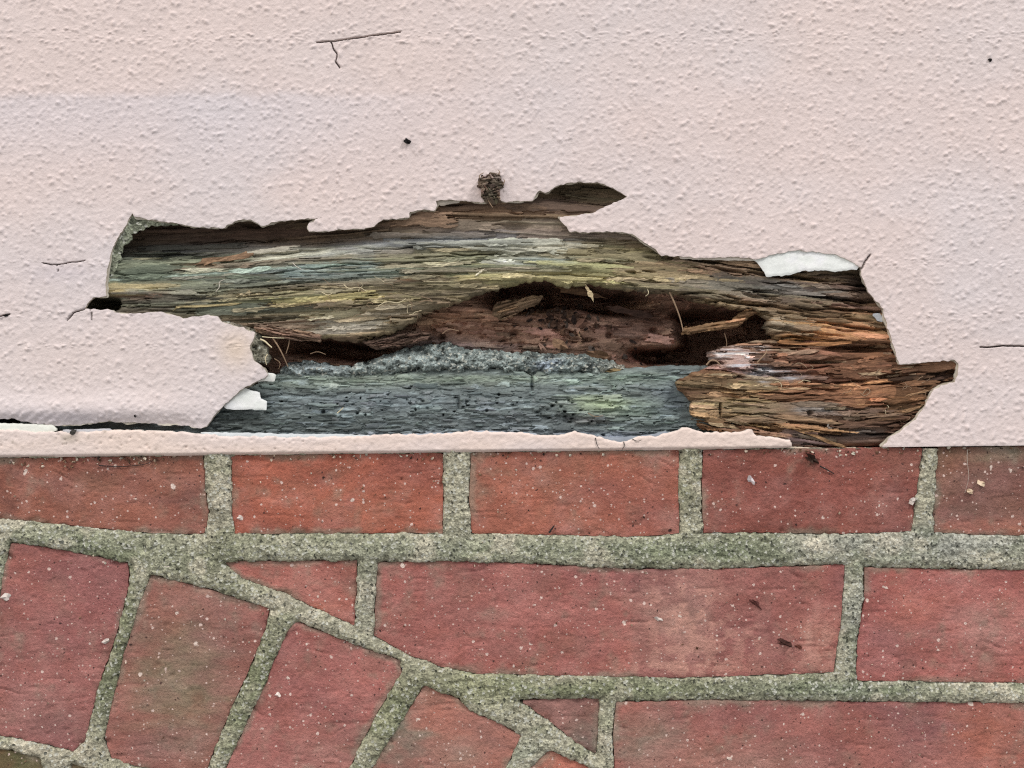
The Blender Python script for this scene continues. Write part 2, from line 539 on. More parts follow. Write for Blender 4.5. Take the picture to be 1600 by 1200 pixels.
# inner ring
BR.append(([(-40, 1176), (0, 1170), (40, 1177), (62, 1184), (70, 1208), (60, 1260), (20, 1460), (-160, 1450), (-140, 1300), (-130, 1172)], (104, 88, 50),
           [(20, 1185, 60, 30, (84, 82, 48), .8)]))
BR.append(([(112, 1194), (190, 1212), (300, 1240), (260, 1400), (220, 1500), (60, 1470), (95, 1270)], (110, 92, 60), [(140, 1200, 50, 12, (120, 104, 70), .6)]))
BR.append(([(345, 1252), (520, 1300), (440, 1560), (262, 1510)], (150, 82, 72), []))
BR.append(([(560, 1310), (760, 1350), (640, 1620), (480, 1570)], (150, 82, 72), []))

def soften(c, f=.66, g=1.20):
    m = sum(c) / 3.0
    return tuple(min(255, (v * f + m * (1 - f)) * g * k) for v, k in zip(c, (1.0, 1.0, .965)))


def board_foot(x):
    return 715.0 - .0117 * x


mortar_polys = []
for bi, (pl, base, st) in enumerate(BR):
    pl = np.array(pl, float)
    base = soften(base); st = [(a, b, c, d, soften(e), q) for (a, b, c, d, e, q) in st]
    m = pl[:, 1] < 722
    pl[m, 1] = board_foot(pl[m, 0]) + .8
    inframe = pl[:, 0].max() > 0 and pl[:, 0].min() < 1600 and pl[:, 1].min() < 1200
    rp = rough(pl, 1.6 if inframe else 1.5, 4 if inframe else 12, bi, 9.0)
    mortar_polys.append(rp)
    stp = 2.2 if inframe else 8.0
    xs = grid(rp[:, 0].min() - 4, rp[:, 0].max() + 4, stp); ys = grid(rp[:, 1].min() - 4, rp[:, 1].max() + 4, stp)
    if inframe:   # coarser where it leaves the picture
        xs = np.concatenate([np.arange(xs[0], min(-30, xs[-1]), 8.0) if xs[0] < -30 else [], xs[(xs >= -30) & (xs <= 1630)], np.arange(1632, xs[-1] + 8, 8.0) if xs[-1] > 1632 else []])
        ys = np.concatenate([ys[ys <= 1225], np.arange(1227, ys[-1] + 8, 8.0) if ys[-1] > 1227 else []])
    tilt = RNG.normal(0, .0016, 2); lev = RNG.normal(0, .18)
    chips = [(rp[k] + RNG.normal(0, 3, 2), RNG.uniform(3, 11), RNG.uniform(.4, 1.3)) for k in RNG.integers(0, len(rp), 14)]
    cx, cy = rp.mean(0)

    npit = int(11 * (rp[:, 0].max() - rp[:, 0].min()) * (rp[:, 1].max() - rp[:, 1].min()) / 40000) if inframe else 0
    pit = [(RNG.uniform(rp[:, 0].min(), rp[:, 0].max()), RNG.uniform(rp[:, 1].min(), rp[:, 1].max()), 1.2 + 4.5 * RNG.random() ** 4, RNG.uniform(.5, 1.2), RNG.uniform(.2, .9)) for _ in range(npit)]
    scr = [(RNG.uniform(rp[:, 0].min(), rp[:, 0].max()), RNG.uniform(rp[:, 1].min(), rp[:, 1].max()), RNG.uniform(10, 60), RNG.normal(0, .35), RNG.uniform(.3, .9)) for _ in range(npit // 3)]

    def hb(X, Y, sd, tilt=tilt, lev=lev, chips=chips, cx=cx, cy=cy, bi=bi, base=base, st=st, pit=pit, scr=scr):
        h = lev + (X - cx) * tilt[0] + (Y - cy) * tilt[1]
        h = h - .4 * (1 - np.clip((sd + 1.5 * fbm(X / 12, Y / 12, bi + 3, 2)) / 4.5, 0, 1)) ** 2 * np.clip((Y - board_foot(X)) / 8, .2, 1)
        h = h + .34 * fbm(X / 70, Y / 55, bi, 3) + .22 * fbm(X / 13, Y / 10, bi + 2, 3) + .18 * fbm(X / 4.5, Y / 4, bi + 5, 2)
        dr = vnoise(X / 26 + bi * 5, Y / 5, bi + 7)         # drag marks along the face
        h = h - .45 * sstep(.78, .95, dr)
        gx, gy_ = X[0], Y[:, 0]
        C = blobs(X, Y, base, st, 14.0, bi)
        v = fbm(X / 90, Y / 60, bi + 1, 4)[..., None]; u = fbm(X / 34, Y / 26, bi + 6, 4)[..., None]; w2 = fbm(X / 130 + 3, Y / 90, bi + 9, 3)[..., None]
        C = C * (1 + .22 * v)
        k = np.clip(u * 1.6, 0, 1) * .34; C = C * (1 - k) + lin((176, 128, 118)) * k          # dusty bloom
        k = np.clip(-u * 1.6, 0, 1) * .28; C = C * (1 - k) + lin((150, 84, 66)) * k           # fresher orange body
        k = np.clip(w2 * 1.8, 0, 1) * .30; C = C * (1 - k) + lin((126, 84, 88)) * k           # purple kiln tone
        film = (sstep(13, 1, sd + 9 * fbm(X / 16, Y / 16, bi + 4, 3)) * sstep(-.15, .35, fbm(X / 60, Y / 60, bi + 8, 2)))[..., None] * .55
        C = C * (1 - film) + lin((142, 138, 120)) * film                                       # mortar smeared over the arrises
        g = (sstep(.18, .5, fbm(X / 45, Y / 40, bi + 11, 4)))[..., None] * .16
        C = C * (1 - g) + lin((112, 106, 88)) * g                                              # old algae stain
        if 560 < cx < 1320 and 900 < cy < 1000 and base[0] > 0 and X.max() > 1250:             # two kiln tones on the long brick
            kt = (sstep(982, 992, X + 3 * fbm(X * 0, Y / 20, 2)) * sstep(1330, 1180, X))[..., None] * .30
            C = C * (1 - kt) + lin((132, 92, 88)) * kt
            for (px_, py_, ax, ay, s_) in ((1068, 968, 62, 74, .85), (1050, 1042, 90, 14, .8), (1275, 1010, 40, 50, .6), (1150, 1000, 60, 40, .4)):
                q = (np.exp(-((X - px_) / ax) ** 2 - ((Y - py_) / ay) ** 2) * sstep(-.12, .22, fbm(X / 15, Y / 13, 13, 4)))[..., None] * s_
                C = C * (1 - q) + lin((200, 150, 134)) * q
        for (x, y, r_, asp, d_) in pit:
            i0 = np.searchsorted(gx, x - r_ * 2.2); i1 = np.searchsorted(gx, x + r_ * 2.2); j0 = np.searchsorted(gy_, y - r_ * 2.2); j1 = np.searchsorted(gy_, y + r_ * 2.2)
            if i0 < i1 and j0 < j1:
                q = ((gx[None, i0:i1] - x) / r_) ** 2 + ((gy_[j0:j1, None] - y) / (r_ * asp)) ** 2
                h[j0:j1, i0:i1] -= d_ * np.exp(-q ** 1.5)
        for (x, y, L_, sl, d_) in scr:
            i0 = np.searchsorted(gx, x - L_ / 2); i1 = np.searchsorted(gx, x + L_ / 2); pad = abs(sl) * L_ / 2 + 6
            j0 = np.searchsorted(gy_, y - pad); j1 = np.searchsorted(gy_, y + pad)
            if i1 - i0 > 2 and j0 < j1:
                dx = gx[None, i0:i1] - x; vv = gy_[j0:j1, None] - y - sl * dx - 1.5 * np.sin(dx / 7)
                h[j0:j1, i0:i1] -= d_ * np.exp(-(vv / 1.5) ** 2) * np.clip(1 - (np.abs(dx) / (L_ / 2)) ** 2, 0, 1)
        for (p, r_, d_) in chips:
            q = np.hypot(X - p[0], (Y - p[1]) * 1.2) / r_
            h = h - d_ * np.exp(-q ** 2 * 1.3)
        return h, np.clip(C, .01, .9)

    cb = None
    b = sheet('brick', [rp], xs, ys, hb, cb, 0.0, 22.0, M_BRICK, wall)

# mortar: one relief with the joints standing slightly proud at their lower side
mxs = grid(-20, 1620, 2.2, -420, 2200, 9.0)
mys = grid(700, 1215, 2.2, None, 1500, 9.0)
MX, MY = np.meshgrid(mxs, mys)
RR = 26.0
sdf = np.full(MX.shape, RR)
for p in mortar_polys:
    i0 = np.searchsorted(mxs, p[:, 0].min() - RR); i1 = np.searchsorted(mxs, p[:, 0].max() + RR)
    j0 = np.searchsorted(mys, p[:, 1].min() - RR); j1 = np.searchsorted(mys, p[:, 1].max() + RR)
    if i0 >= i1 or j0 >= j1:
        continue
    d, _, _ = near_poly(mxs[i0:i1], mys[j0:j1], p, RR)
    ins = pip(MX[j0:j1, i0:i1], MY[j0:j1, i0:i1], p)
    w = sdf[j0:j1, i0:i1]
    np.minimum(w, np.where(ins, -d, d), out=w)
gy = np.gradient(np.clip(sdf, -2, RR), mys, axis=0)      # + : moving away from the brick above
for _ in range(2):
    gy[1:-1] = (gy[:-2] + gy[1:-1] * 2 + gy[2:]) / 4


def h_mortar(X, Y, sd):
    edge = sdf + 2.2 * fbm(X / 14, Y / 12, 4, 3) + 1.2 * fbm(X / 5, Y / 5, 5, 2) + .1
    low = np.clip(-gy, -1, 1)                              # 1 close above a brick's top edge
    h = -.45 + 2.2 * np.sqrt(np.clip((edge + 1.0) / 15, 0, 1)) + .35 * low * (sdf < 16)
    h = h + .62 * fbm(X / 30, Y / 22, 6, 3) + .58 * fbm(X / 7, Y / 6, 8, 2) + .55 * (vnoise(X / 3.1, Y / 3.1, 9) - .5) - .9 * sstep(.72, .9, vnoise(X / 9, Y / 7, 13))
    h = h - .2 * (1 - sstep(0, 4.0, edge))
    return np.where(edge > 0, h, np.maximum(-7.0, h + edge * 3.5))


def c_mortar(X, Y):
    C = blobs(X, Y, (170, 168, 147), [
        (100, 860, 220, 50, (134, 143, 118), .7), (340, 790, 34, 90, (166, 162, 142), .8), (700, 860, 300, 30, (138, 146, 124), .6),
        (1080, 860, 220, 26, (112, 124, 98), .7), (1450, 850, 220, 34, (150, 154, 146), .8), (1290, 850, 24, 14, (206, 200, 180), .8),
        (190, 1030, 60, 150, (112, 118, 88), .8), (400, 1080, 70, 150, (116, 124, 92), .8), (610, 1120, 60, 90, (132, 136, 106), .8),
        (1080, 750, 40, 70, (142, 142, 116), .6), (1335, 960, 30, 90, (148, 152, 142), .6), (1000, 1075, 250, 18, (112, 118, 88), .8),
        (1330, 1075, 200, 18, (104, 116, 96), .7), (740, 1070, 110, 40, (138, 142, 110), .7), (80, 1172, 120, 14, (176, 170, 150), .9),
        (800, 1180, 60, 30, (150, 156, 138), .7), (570, 930, 24, 60, (142, 146, 130), .6), (1020, 1130, 50, 80, (130, 138, 112), .5)], 9.0, 2)
    ms = sstep(.0, .5, fbm(X / 50, Y / 30, 7, 4))[..., None] * .38
    C = C * (1 - ms) + lin((104, 114, 84)) * ms
    pl_ = sstep(.1, .5, fbm(X / 44 + 9, Y / 34, 10, 4))[..., None] * .55
    C = C * (1 - pl_) + lin((200, 194, 174)) * pl_
    return np.clip(C * np.array([1.03, 1.0, .985]) * (1 + .28 * fbm(X / 22, Y / 16, 3, 4))[..., None], .01, .9)


mor = sheet('mortar', [[(-419, 700.5), (2199, 700.5), (2199, 1495), (-419, 1495)]], mxs, mys, h_mortar, c_mortar, 0.0, 8.0, M_MORTAR, wall)

V, F = [], []
box(V, F, (-.42, .010, 0), (.46, .26, ZC - (704 - 600) * S))
obj_from('wall_core', V, F, M_CORE, wall, smooth=False)

# ------------------------------------------------------------------ the painted timber
YP = -0.0022               # face of the paint
timber = empty('rotten_timber_board', (0, 0.03, zt), 'pale pink rough painted timber with a long rotten hole showing bare wood', 'timber board')

HOLE_TOP = [(166, 463), (165, 446), (167, 424), (175, 390), (184, 371), (194, 356), (206, 332), (210, 339), (234, 343), (275, 348), (300, 354), (331, 356), (350, 357), (356, 351), (372, 344), (391, 343),
            (403, 349), (408, 353), (431, 347), (466, 343), (502, 340), (484, 348), (480, 354), (483, 361), (495, 363), (528, 359), (569, 357), (584, 354), (591, 347), (600, 343), (639, 340),
            (641, 331), (659, 327), (679, 329), (684, 319), (681, 313), (719, 313), (745, 316), (783, 315), (831, 313), (836, 307), (844, 298), (853, 301), (875, 288), (891, 285), (909, 284), (937, 286),
            (959, 293), (980, 306), (969, 313), (944, 323), (928, 332), (906, 336), (872, 339), (880, 349), (891, 362), (916, 363), (950, 362), (981, 364), (994, 370), (1025, 391), (1034, 399), (1062, 400),
            (1087, 403), (1119, 403), (1150, 402), (1181, 406), (1206, 398), (1244, 391), (1281, 394), (1306, 398), (1331, 409), (1346, 419), (1345, 428), (1350, 441), (1359, 459), (1375, 477), (1380, 482),
            (1384, 503), (1400, 550), (1405, 569), (1444, 566), (1475, 564), (1492, 563), (1498, 568), (1497, 580), (1492, 597), (1469, 603), (1455, 613), (1447, 633), (1431, 655), (1409, 672), (1391, 683), (1378, 698)]
HOLE_LEFT = [(0, 655), (23, 654), (37, 659), (85, 665), (105, 665), (136, 662), (170, 658), (198, 661), (227, 660), (244, 661), (246, 664), (292, 665), (297, 668), (314, 669), (322, 667),
             (332, 652), (347, 635), (380, 607), (400, 597), (420, 587), (416, 580), (412, 575), (400, 565), (394, 557), (391, 540), (395, 530), (400, 521), (380, 512), (362, 507), (345, 502), (340, 494),
             (325, 492), (303, 495), (287, 498), (275, 494), (250, 488), (231, 488), (212, 490), (180, 489), (175, 484), (150, 483), (131, 482), (136, 473), (147, 465)]
edge = rough(HOLE_LEFT + HOLE_TOP, 2.2, 2.4, 3, 6.0, closed=False)
PAINT = np.concatenate([[(-420, 650), (-200, 652)], edge, [(1480, 697.4), (1600, 696.0), (2150, 689.5), (2150, -420), (-420, -420)]])

CRACKS = [[(495, 66), (518, 64.5), (545, 61), (560, 59), (580, 56), (600, 53.5), (625, 50)], [(517, 65), (521, 77), (526, 84), (526, 91), (524, 97), (531, 106)],
          [(66, 411), (85, 414), (105, 411), (132, 407)], [(1533, 542), (1545, 543), (1570, 540), (1602, 541)], [(-5, 495), (6, 493), (15, 491)], [(1346, 421), (1352, 409), (1360, 398)], [(131, 483), (114, 489), (105, 500)],
          [(142, 484), (143, 500)], [(88, 412), (90, 424)]]
CRW = [1.0, .75, .6, 1.0, .9, .9, .8, .5, .4]

def stepped(spans):
    return np.unique(np.round(np.concatenate([np.arange(a, b, st) for a, b, st in spans]), 3))


pxs = stepped([(-420, -240, 7.0), (-240, -14, 2.6), (-14, 1614, 1.8), (1614, 1840, 2.6), (1840, 2151, 7.0)])
pys = stepped([(-420, -200, 7.0), (-200, -14, 2.6), (-14, 703, 1.8)])


def finer(g, spans, st=.8):
    for a, b in spans:
        g = np.concatenate([g[g < a], np.arange(a, b, st), g[g > b + st * .3]])
    return g


pys = finer(pys, [(46, 70), (404, 417), (486, 498), (537, 546)])
pxs = finer(pxs, [(514, 531)])


def splat_bumps(X, Y, xs, ys, n, r0, r1, a0, a1, seed):
    H = np.zeros(X.shape); r = np.random.default_rng(seed)
    n = int(n)
    bx = r.uniform(max(xs[0], -245), min(xs[-1], 1845), n); by = r.uniform(max(ys[0], -205), min(ys[-1], 704), n)
    for k in range(n):
        rad = r0 + (r1 - r0) * r.random() ** 2; amp = a0 + (a1 - a0) * r.random() ** 2
        el = r.uniform(.7, 1.4); th = r.uniform(0, 3.14)
        i0 = np.searchsorted(xs, bx[k] - rad * 2.2); i1 = np.searchsorted(xs, bx[k] + rad * 2.2)
        j0 = np.searchsorted(ys, by[k] - rad * 2.2); j1 = np.searchsorted(ys, by[k] + rad * 2.2)
        if i0 >= i1 or j0 >= j1:
            continue
        dx = xs[None, i0:i1] - bx[k]; dy = ys[j0:j1, None] - by[k]
        u = dx * math.cos(th) + dy * math.sin(th); v = -dx * math.sin(th) + dy * math.cos(th)
        q = ((u / el) ** 2 + (v * el) ** 2) / rad ** 2
        w = H[j0:j1, i0:i1]
        np.maximum(w, amp * np.exp(-q ** 1.3 * 1.2), out=w)
    return H


def crack_dist(X, Y, xs, ys, lines, widths):
    out = np.full(X.shape, 9.0)
    for ln, wd in zip(lines, widths):
        q = rough(ln, 1.0, 4.0, int(ln[0][0]) % 7, 6.0, closed=False)
        for a, b in zip(q[:-1], q[1:]):
            i0 = np.searchsorted(xs, min(a[0], b[0]) - 9); i1 = np.searchsorted(xs, max(a[0], b[0]) + 9)
            j0 = np.searchsorted(ys, min(a[1], b[1]) - 9); j1 = np.searchsorted(ys, max(a[1], b[1]) + 9)
            if i0 >= i1 or j0 >= j1:
                continue
            dx, dy = b - a
            xx = X[j0:j1, i0:i1]; yy = Y[j0:j1, i0:i1]
            t = np.clip(((xx - a[0]) * dx + (yy - a[1]) * dy) / (dx * dx + dy * dy + 1e-9), 0, 1)
            d = np.hypot(xx - a[0] - t * dx, yy - a[1] - t * dy) / wd
            w = out[j0:j1, i0:i1]
            np.minimum(w, d, out=w)
    return out


_cd = {}


def h_paint(X, Y, sd):
    h = .55 * fbm(X / 260, Y / 200, 1, 3) + .07 * fbm(X / 16, Y / 15, 2, 2) + .10 * fbm(X / 5.5, Y / 6, 3, 2)
    h = h + splat_bumps(X, Y, pxs, pys, 40000, 1.6, 2.9, .10, .40, 21)
    h = h + splat_bumps(X, Y, pxs, pys, 9500, 2.1, 4.1, .3, .75, 22)
    # swollen lip above the long split, and edges that curl off the wood
    h = h + 1.6 * np.exp(-((Y - 640) / 22.0) ** 2) * sstep(360, 200, X) - 1.8 * sstep(640, 668, Y) * sstep(380, 250, X)
    wr = np.exp(-((X - 55) / 45.0) ** 2 - ((Y - 655) / 16.0) ** 2)
    h = h + wr * .22 * np.sin((X + Y * 1.4) / 3.0)
    h = h + 0.9 * np.exp(-((X - 390) / 35.0) ** 2 - ((Y - 575) / 50.0) ** 2)
    h = h - .12 * (1 - np.clip(sd / 2.5, 0, 1)) ** 2
    cd = crack_dist(X, Y, pxs, pys, CRACKS, CRW)
    _cd['p'] = cd
    return h - 2.6 * np.clip(1.5 - cd, 0, 1.0)


def c_paint(X, Y):
    C = np.zeros(X.shape + (3,)); C[:] = lin((222, 205, 199))
    a = sstep(-.35, .45, fbm(X / 330 + 1.1, Y / 210, 5, 4))[..., None]
    C = C * (1 - a) + lin((217, 206, 204)) * a
    cool_band = (sstep(138, 156, Y + 7 * fbm(X / 50, Y / 30, 2)) * sstep(300, 160, Y) * sstep(900, 300, X))[..., None] * .42  # faint cool tone-mapping band, not an overlap of paint
    C = C * (1 - cool_band) + lin((211, 206, 211)) * cool_band
    tone = (sstep(141, 100, Y) * .35 + np.exp(-((X - 130) / 260) ** 2 - ((Y - 570) / 70) ** 2) * .8 + np.exp(-((X - 500) / 500) ** 2 - ((Y - 335) / 40) ** 2) * .4)[..., None]
    C = C * (1 - tone * .6) + lin((223, 205, 196)) * tone * .6
    ye = np.exp(-((X - 370) / 30) ** 2 - ((Y - 545) / 30) ** 2)[..., None]
    C = C * (1 - ye * .6) + lin((216, 194, 168)) * ye * .6
    bl = (np.exp(-((X - 90) / 110) ** 2 - ((Y - 652) / 12) ** 2) * .7 + np.exp(-((X - 95) / 50) ** 2 - ((Y - 425) / 16) ** 2) * .5)[..., None]
    C = C * (1 - bl * .5) + lin((176, 172, 184)) * bl * .5
    C *= (1 + .03 * fbm(X / 40, Y / 40, 8, 3))[..., None]
    cd = _cd['p']
    k = np.clip(1.45 - cd, 0, 1)[..., None]
    C = C * (1 - k) + lin((58, 48, 44)) * k
    # old pits and grime dots
    r = np.random.default_rng(5)
    for i in range(60):
        x, y = r.uniform(0, 1600), r.uniform(0, 650)
        q = np.exp(-(((X - x) / 2.6) ** 2 + ((Y - y) / 2.2) ** 2)) if i < 3 else None
    return np.clip(C * .97, 0, .9)


skin = sheet('paint_skin', [PAINT], pxs, pys, h_paint, c_paint, YP, 1.3, M_PAINT, timber, roughbord=lin((196, 184, 168)))

# an older pale coat showing as a thin uneven rim behind the torn paint
ee = rough(HOLE_LEFT + HOLE_TOP, .6, 2.4, 9, 6.0, closed=False)
tg = np.gradient(ee, axis=0); tg /= np.linalg.norm(tg, axis=1)[:, None] + 1e-9
kk = np.arange(len(ee)) * 2.4
off = (.2 + 3.0 * fbm(kk / 34, kk * 0 + 2.2, 6, 3) + 1.8 * fbm(kk / 8, kk * 0 + 5.2, 8, 3))
off = np.clip(off, -2.5, 4.0)
RIM = ee + np.stack([-tg[:, 1], tg[:, 0]], 1) * off[:, None]
RIM_IN = ee + np.stack([tg[:, 1], -tg[:, 0]], 1) * 9.0
RIM_POLY = np.concatenate([RIM, RIM_IN[::-1]])


def h_rim(X, Y, sd):
    return -1.35 + .25 * fbm(X / 14, Y / 12, 3, 3)


def c_rim(X, Y):
    C = np.zeros(X.shape + (3,)); C[:] = lin((206, 198, 182))
    a = sstep(-.2, .5, fbm(X / 40, Y / 40, 12, 3))[..., None]
    C = C * (1 - a) + lin((160, 150, 132)) * a
    return np.clip(C * (1 + .15 * fbm(X / 8, Y / 8, 4, 2))[..., None], .02, .85)


sheet('primer_coat', [RIM_POLY], grid(90, 1520, 1.7), grid(270, 705, 1.7), h_rim, c_rim, YP, 1.1, M_PRIMER, timber)

STRIP_TOP = [(-420, 667), (0, 671), (30, 672), (57, 675), (88, 674), (113, 676), (170, 672), (241, 673), (300, 676), (350, 681), (400, 682), (455, 683), (495, 683), (562, 682), (612, 678), (650, 679), (700, 677), (725, 674), (757, 674),
             (790, 675), (812, 676), (845, 681), (875, 680), (900, 674), (920, 680), (937, 681), (945, 686), (970, 690), (987, 687), (1000, 682), (1025, 681), (1050, 675), (1060, 671), (1075, 667), (1086, 672), (1100, 676),
             (1153, 675), (1173, 671), (1183, 681), (1209, 683), (1234, 688), (1237, 700)]
STRIP = np.concatenate([rough(STRIP_TOP, 2.6, 2.4, 5, 6.0, closed=False), [(1100, 703), (850, 705.5), (600, 708.5), (300, 712), (0, 715), (-420, 718)]])
sxs = grid(-14, 1242, 2.0, -420, None, 10.0); sys_ = grid(660, 722, 1.7)


def h_strip(X, Y, sd):
    bot = 715 - X * .0117
    h = .12 * fbm(X / 14, Y / 12, 2, 2) + .14 * fbm(X / 6, Y / 6, 3, 2)
    h = h + .4 * splat_bumps(X, Y, sxs, sys_, 1600, 1.8, 4.5, .2, .7, 33) - 1.0 * splat_bumps(X, Y, sxs, sys_, 360, 1.3, 2.6, .3, .9, 34) * (.35 + .65 * (X < 560))
    h = h - 1.6 * np.clip(1 - (bot - Y) / 5.0, 0, 1) ** 2 - .8 * (1 - np.clip(sd / 3.0, 0, 1)) ** 2
    return h + .4


def c_strip(X, Y):
    C = np.zeros(X.shape + (3,)); C[:] = lin((226, 206, 194))
    a = sstep(-.3, .5, fbm(X / 180, Y / 40, 6, 3))[..., None]
    C = C * (1 - a) + lin((222, 206, 199)) * a
    pk = np.exp(-((X - 150) / 280) ** 2)[..., None] * .3
    C = C * (1 - pk) + lin((226, 207, 193)) * pk
    pk = np.clip(splat_bumps(X, Y, sxs, sys_, 240, 1.2, 2.8, .2, .6, 34) * (.4 + .6 * (X < 560)), 0, .6)[..., None]
    C = C * (1 - pk) + lin((150, 138, 122)) * pk
    st = np.exp(-((X - 108) / 16) ** 2 - ((Y - 684) / 8) ** 2)[..., None] * .5
    return np.clip(C * (1 - st) + lin((150, 140, 120)) * st, 0, .9)


sheet('bottom_edge_strip', [STRIP], sxs, sys_, h_strip, c_strip, YP, 2.5, M_PAINT, timber, roughbord=lin((214, 206, 196)))

# hollow box added behind the paint to block sky light: back, top, sides, underside
V, F = [], []
xl, xr = -.372, .408
zb = ZC - (718 - 600) * S; ztop = ZC + 1005 * S
box(V, F, (xl, .100, ZC - 99 * S), (xr, .130, ztop))
box(V, F, (xl, -.0005, ztop - .02), (xr, .0998, ztop - .0005))
box(V, F, (xl, -.0005, ZC - 91 * S), (xl + .012, .0998, ztop - .0205))
box(V, F, (xr - .012, -.0005, ZC - 91 * S), (xr, .0998, ztop - .0205))
box(V, F, (xl, .0185, ZC - 99 * S), (xr, .0998, ZC - 92 * S))
obj_from('light_block_box', V, F, M_BODY, timber, smooth=False)


# ------------------------------------------------------------------ rotten wood
def grain_slope(x, y):
    return np.interp(x, [150, 500, 700, 900, 1100, 1400], [-.035, -.065, -.015, .045, .10, .085])


def flakes(H, C, base, xs, ys, n, box_, Lr, Wr, dh, colvar, seed, slope=grain_slope, pale=0.0, mask=None):
    """lay n ragged fibre flakes over a relief: the highest wins, each with its own tone"""
    r = np.random.default_rng(seed)
    x0, y0, x1, y1 = box_
    top = H - base
    for k in range(n):
        cx = r.uniform(x0, x1); cy = r.uniform(y0, y1)
        if mask is not None and r.random() > mask(cx, cy):
            continue
        Lk = Lr[0] + (Lr[1] - Lr[0]) * r.random() ** 2; w = Wr[0] + (Wr[1] - Wr[0]) * r.random() ** 2
        s = float(slope(cx, cy)) + r.normal(0, .025)
        i0 = np.searchsorted(xs, cx - Lk / 2); i1 = np.searchsorted(xs, cx + Lk / 2)
        pad = w + abs(s) * Lk / 2 + 4
        j0 = np.searchsorted(ys, cy - pad); j1 = np.searchsorted(ys, cy + pad)
        if i1 - i0 < 3 or j1 - j0 < 2:
            continue
        dx = xs[None, i0:i1] - cx; dy = ys[j0:j1, None] - cy
        ph = r.uniform(0, 6.28, 4)
        v = dy - s * dx - .10 * w * np.sin(dx / (Lk * .2) + ph[0]) - .3 * np.sin(dx / 11 + ph[1])
        hw = w / 2 * (1 + .16 * np.sin(dx / 21 + ph[2]) + .09 * np.sin(dx / 5.3 + ph[3]))
        q = np.abs(v) / hw
        nt = max(3, int(w / 1.3))
        jt = r.uniform(-1, 1, (2, nt)) * min(16, Lk * .16)
        ii = np.clip(((v / w + .5) * nt).astype(int), 0, nt - 1)
        u = np.abs(dx) / (Lk / 2)
        m = (q < 1) & (dx > -Lk / 2 + 4 + jt[0][ii]) & (dx < Lk / 2 - 4 + jt[1][ii])
        if not m.any():
            continue
        hgt = dh[0] + (dh[1] - dh[0]) * r.random() ** 1.6
        lift = hgt * (1 + r.normal(0, .35) * dx / (Lk / 2)) + .35 * (1 - np.clip(q, 0, 1) ** 2)
        t = top[j0:j1, i0:i1]
        m &= lift > t
        t[m] = (lift + 0 * v)[m]
        jc, ic = min(len(ys) - 1, np.searchsorted(ys, cy)), min(len(xs) - 1, np.searchsorted(xs, cx))
        cc = C[jc, ic] * math.exp(r.normal(0, colvar)) * np.exp(r.normal(0, colvar * .10, 3))
        if r.random() < pale:
            cc = cc * .5 + lin((178, 164, 138)) * .5
        wgt = .75
        Cw = C[j0:j1, i0:i1]
        Cw[m] = Cw[m] * (1 - wgt) + cc * wgt
    return base + top, C


def grooves(H, xs, ys, n, box_, Lr, Wr, dp, seed, slope=grain_slope):
    r = np.random.default_rng(seed); x0, y0, x1, y1 = box_
    for k in range(n):
        cx = r.uniform(x0, x1); cy = r.uniform(y0, y1)
        Lk = Lr[0] + (Lr[1] - Lr[0]) * r.random() ** 2; w = r.uniform(*Wr); s = float(slope(cx, cy)) + r.normal(0, .02)
        i0 = np.searchsorted(xs, cx - Lk / 2); i1 = np.searchsorted(xs, cx + Lk / 2)
        pad = w * 2 + abs(s) * Lk / 2 + 3
        j0 = np.searchsorted(ys, cy - pad); j1 = np.searchsorted(ys, cy + pad)
        if i1 - i0 < 3 or j1 - j0 < 2:
            continue
        dx = xs[None, i0:i1] - cx; dy = ys[j0:j1, None] - cy
        ph = r.uniform(0, 6.28, 2)
        v = dy - s * dx - 1.5 * np.sin(dx / 17 + ph[0]) - .7 * np.sin(dx / 6 + ph[1])
        tp = np.clip(1 - (np.abs(dx) / (Lk / 2)) ** 2, 0, 1)
        H[j0:j1, i0:i1] -= r.uniform(*dp) * tp * np.exp(-(v / w) ** 2)
    return H


def pits(H, C, xs, ys, lst):
    for (x, y, rx, ry, d) in lst:
        i0 = np.searchsorted(xs, x - rx * 2); i1 = np.searchsorted(xs, x + rx * 2)
        j0 = np.searchsorted(ys, y - ry * 2); j1 = np.searchsorted(ys, y + ry * 2)
        q = ((xs[None, i0:i1] - x) / rx) ** 2 + ((ys[j0:j1, None] - y) / ry) ** 2
        H[j0:j1, i0:i1] -= d * np.exp(-q ** 2)
    return H


KEEP = {}


def streaks(X, Y, C, lst, seed):
    """tint the fibres along ragged lines: bleached, stained or mouldy strands"""
    Yw = Y + 5 * fbm(X / 45, Y / 12, seed, 3)
    rag = sstep(-.2, .3, fbm(X / 30, Y / 3.0, seed + 2, 4))
    for pts, w, c, st in lst:
        p = np.array(pts, float)
        yc = np.interp(X, p[:, 0], p[:, 1])
        ends = sstep(p[0, 0] - 14, p[0, 0] + 16, X) * sstep(p[-1, 0] + 14, p[-1, 0] - 16, X)
        k = (np.exp(-((Yw - yc) / w) ** 2) * ends * (.12 + .88 * rag) * st)[..., None]
        C = C * (1 - k) + lin(c) * k
    return C


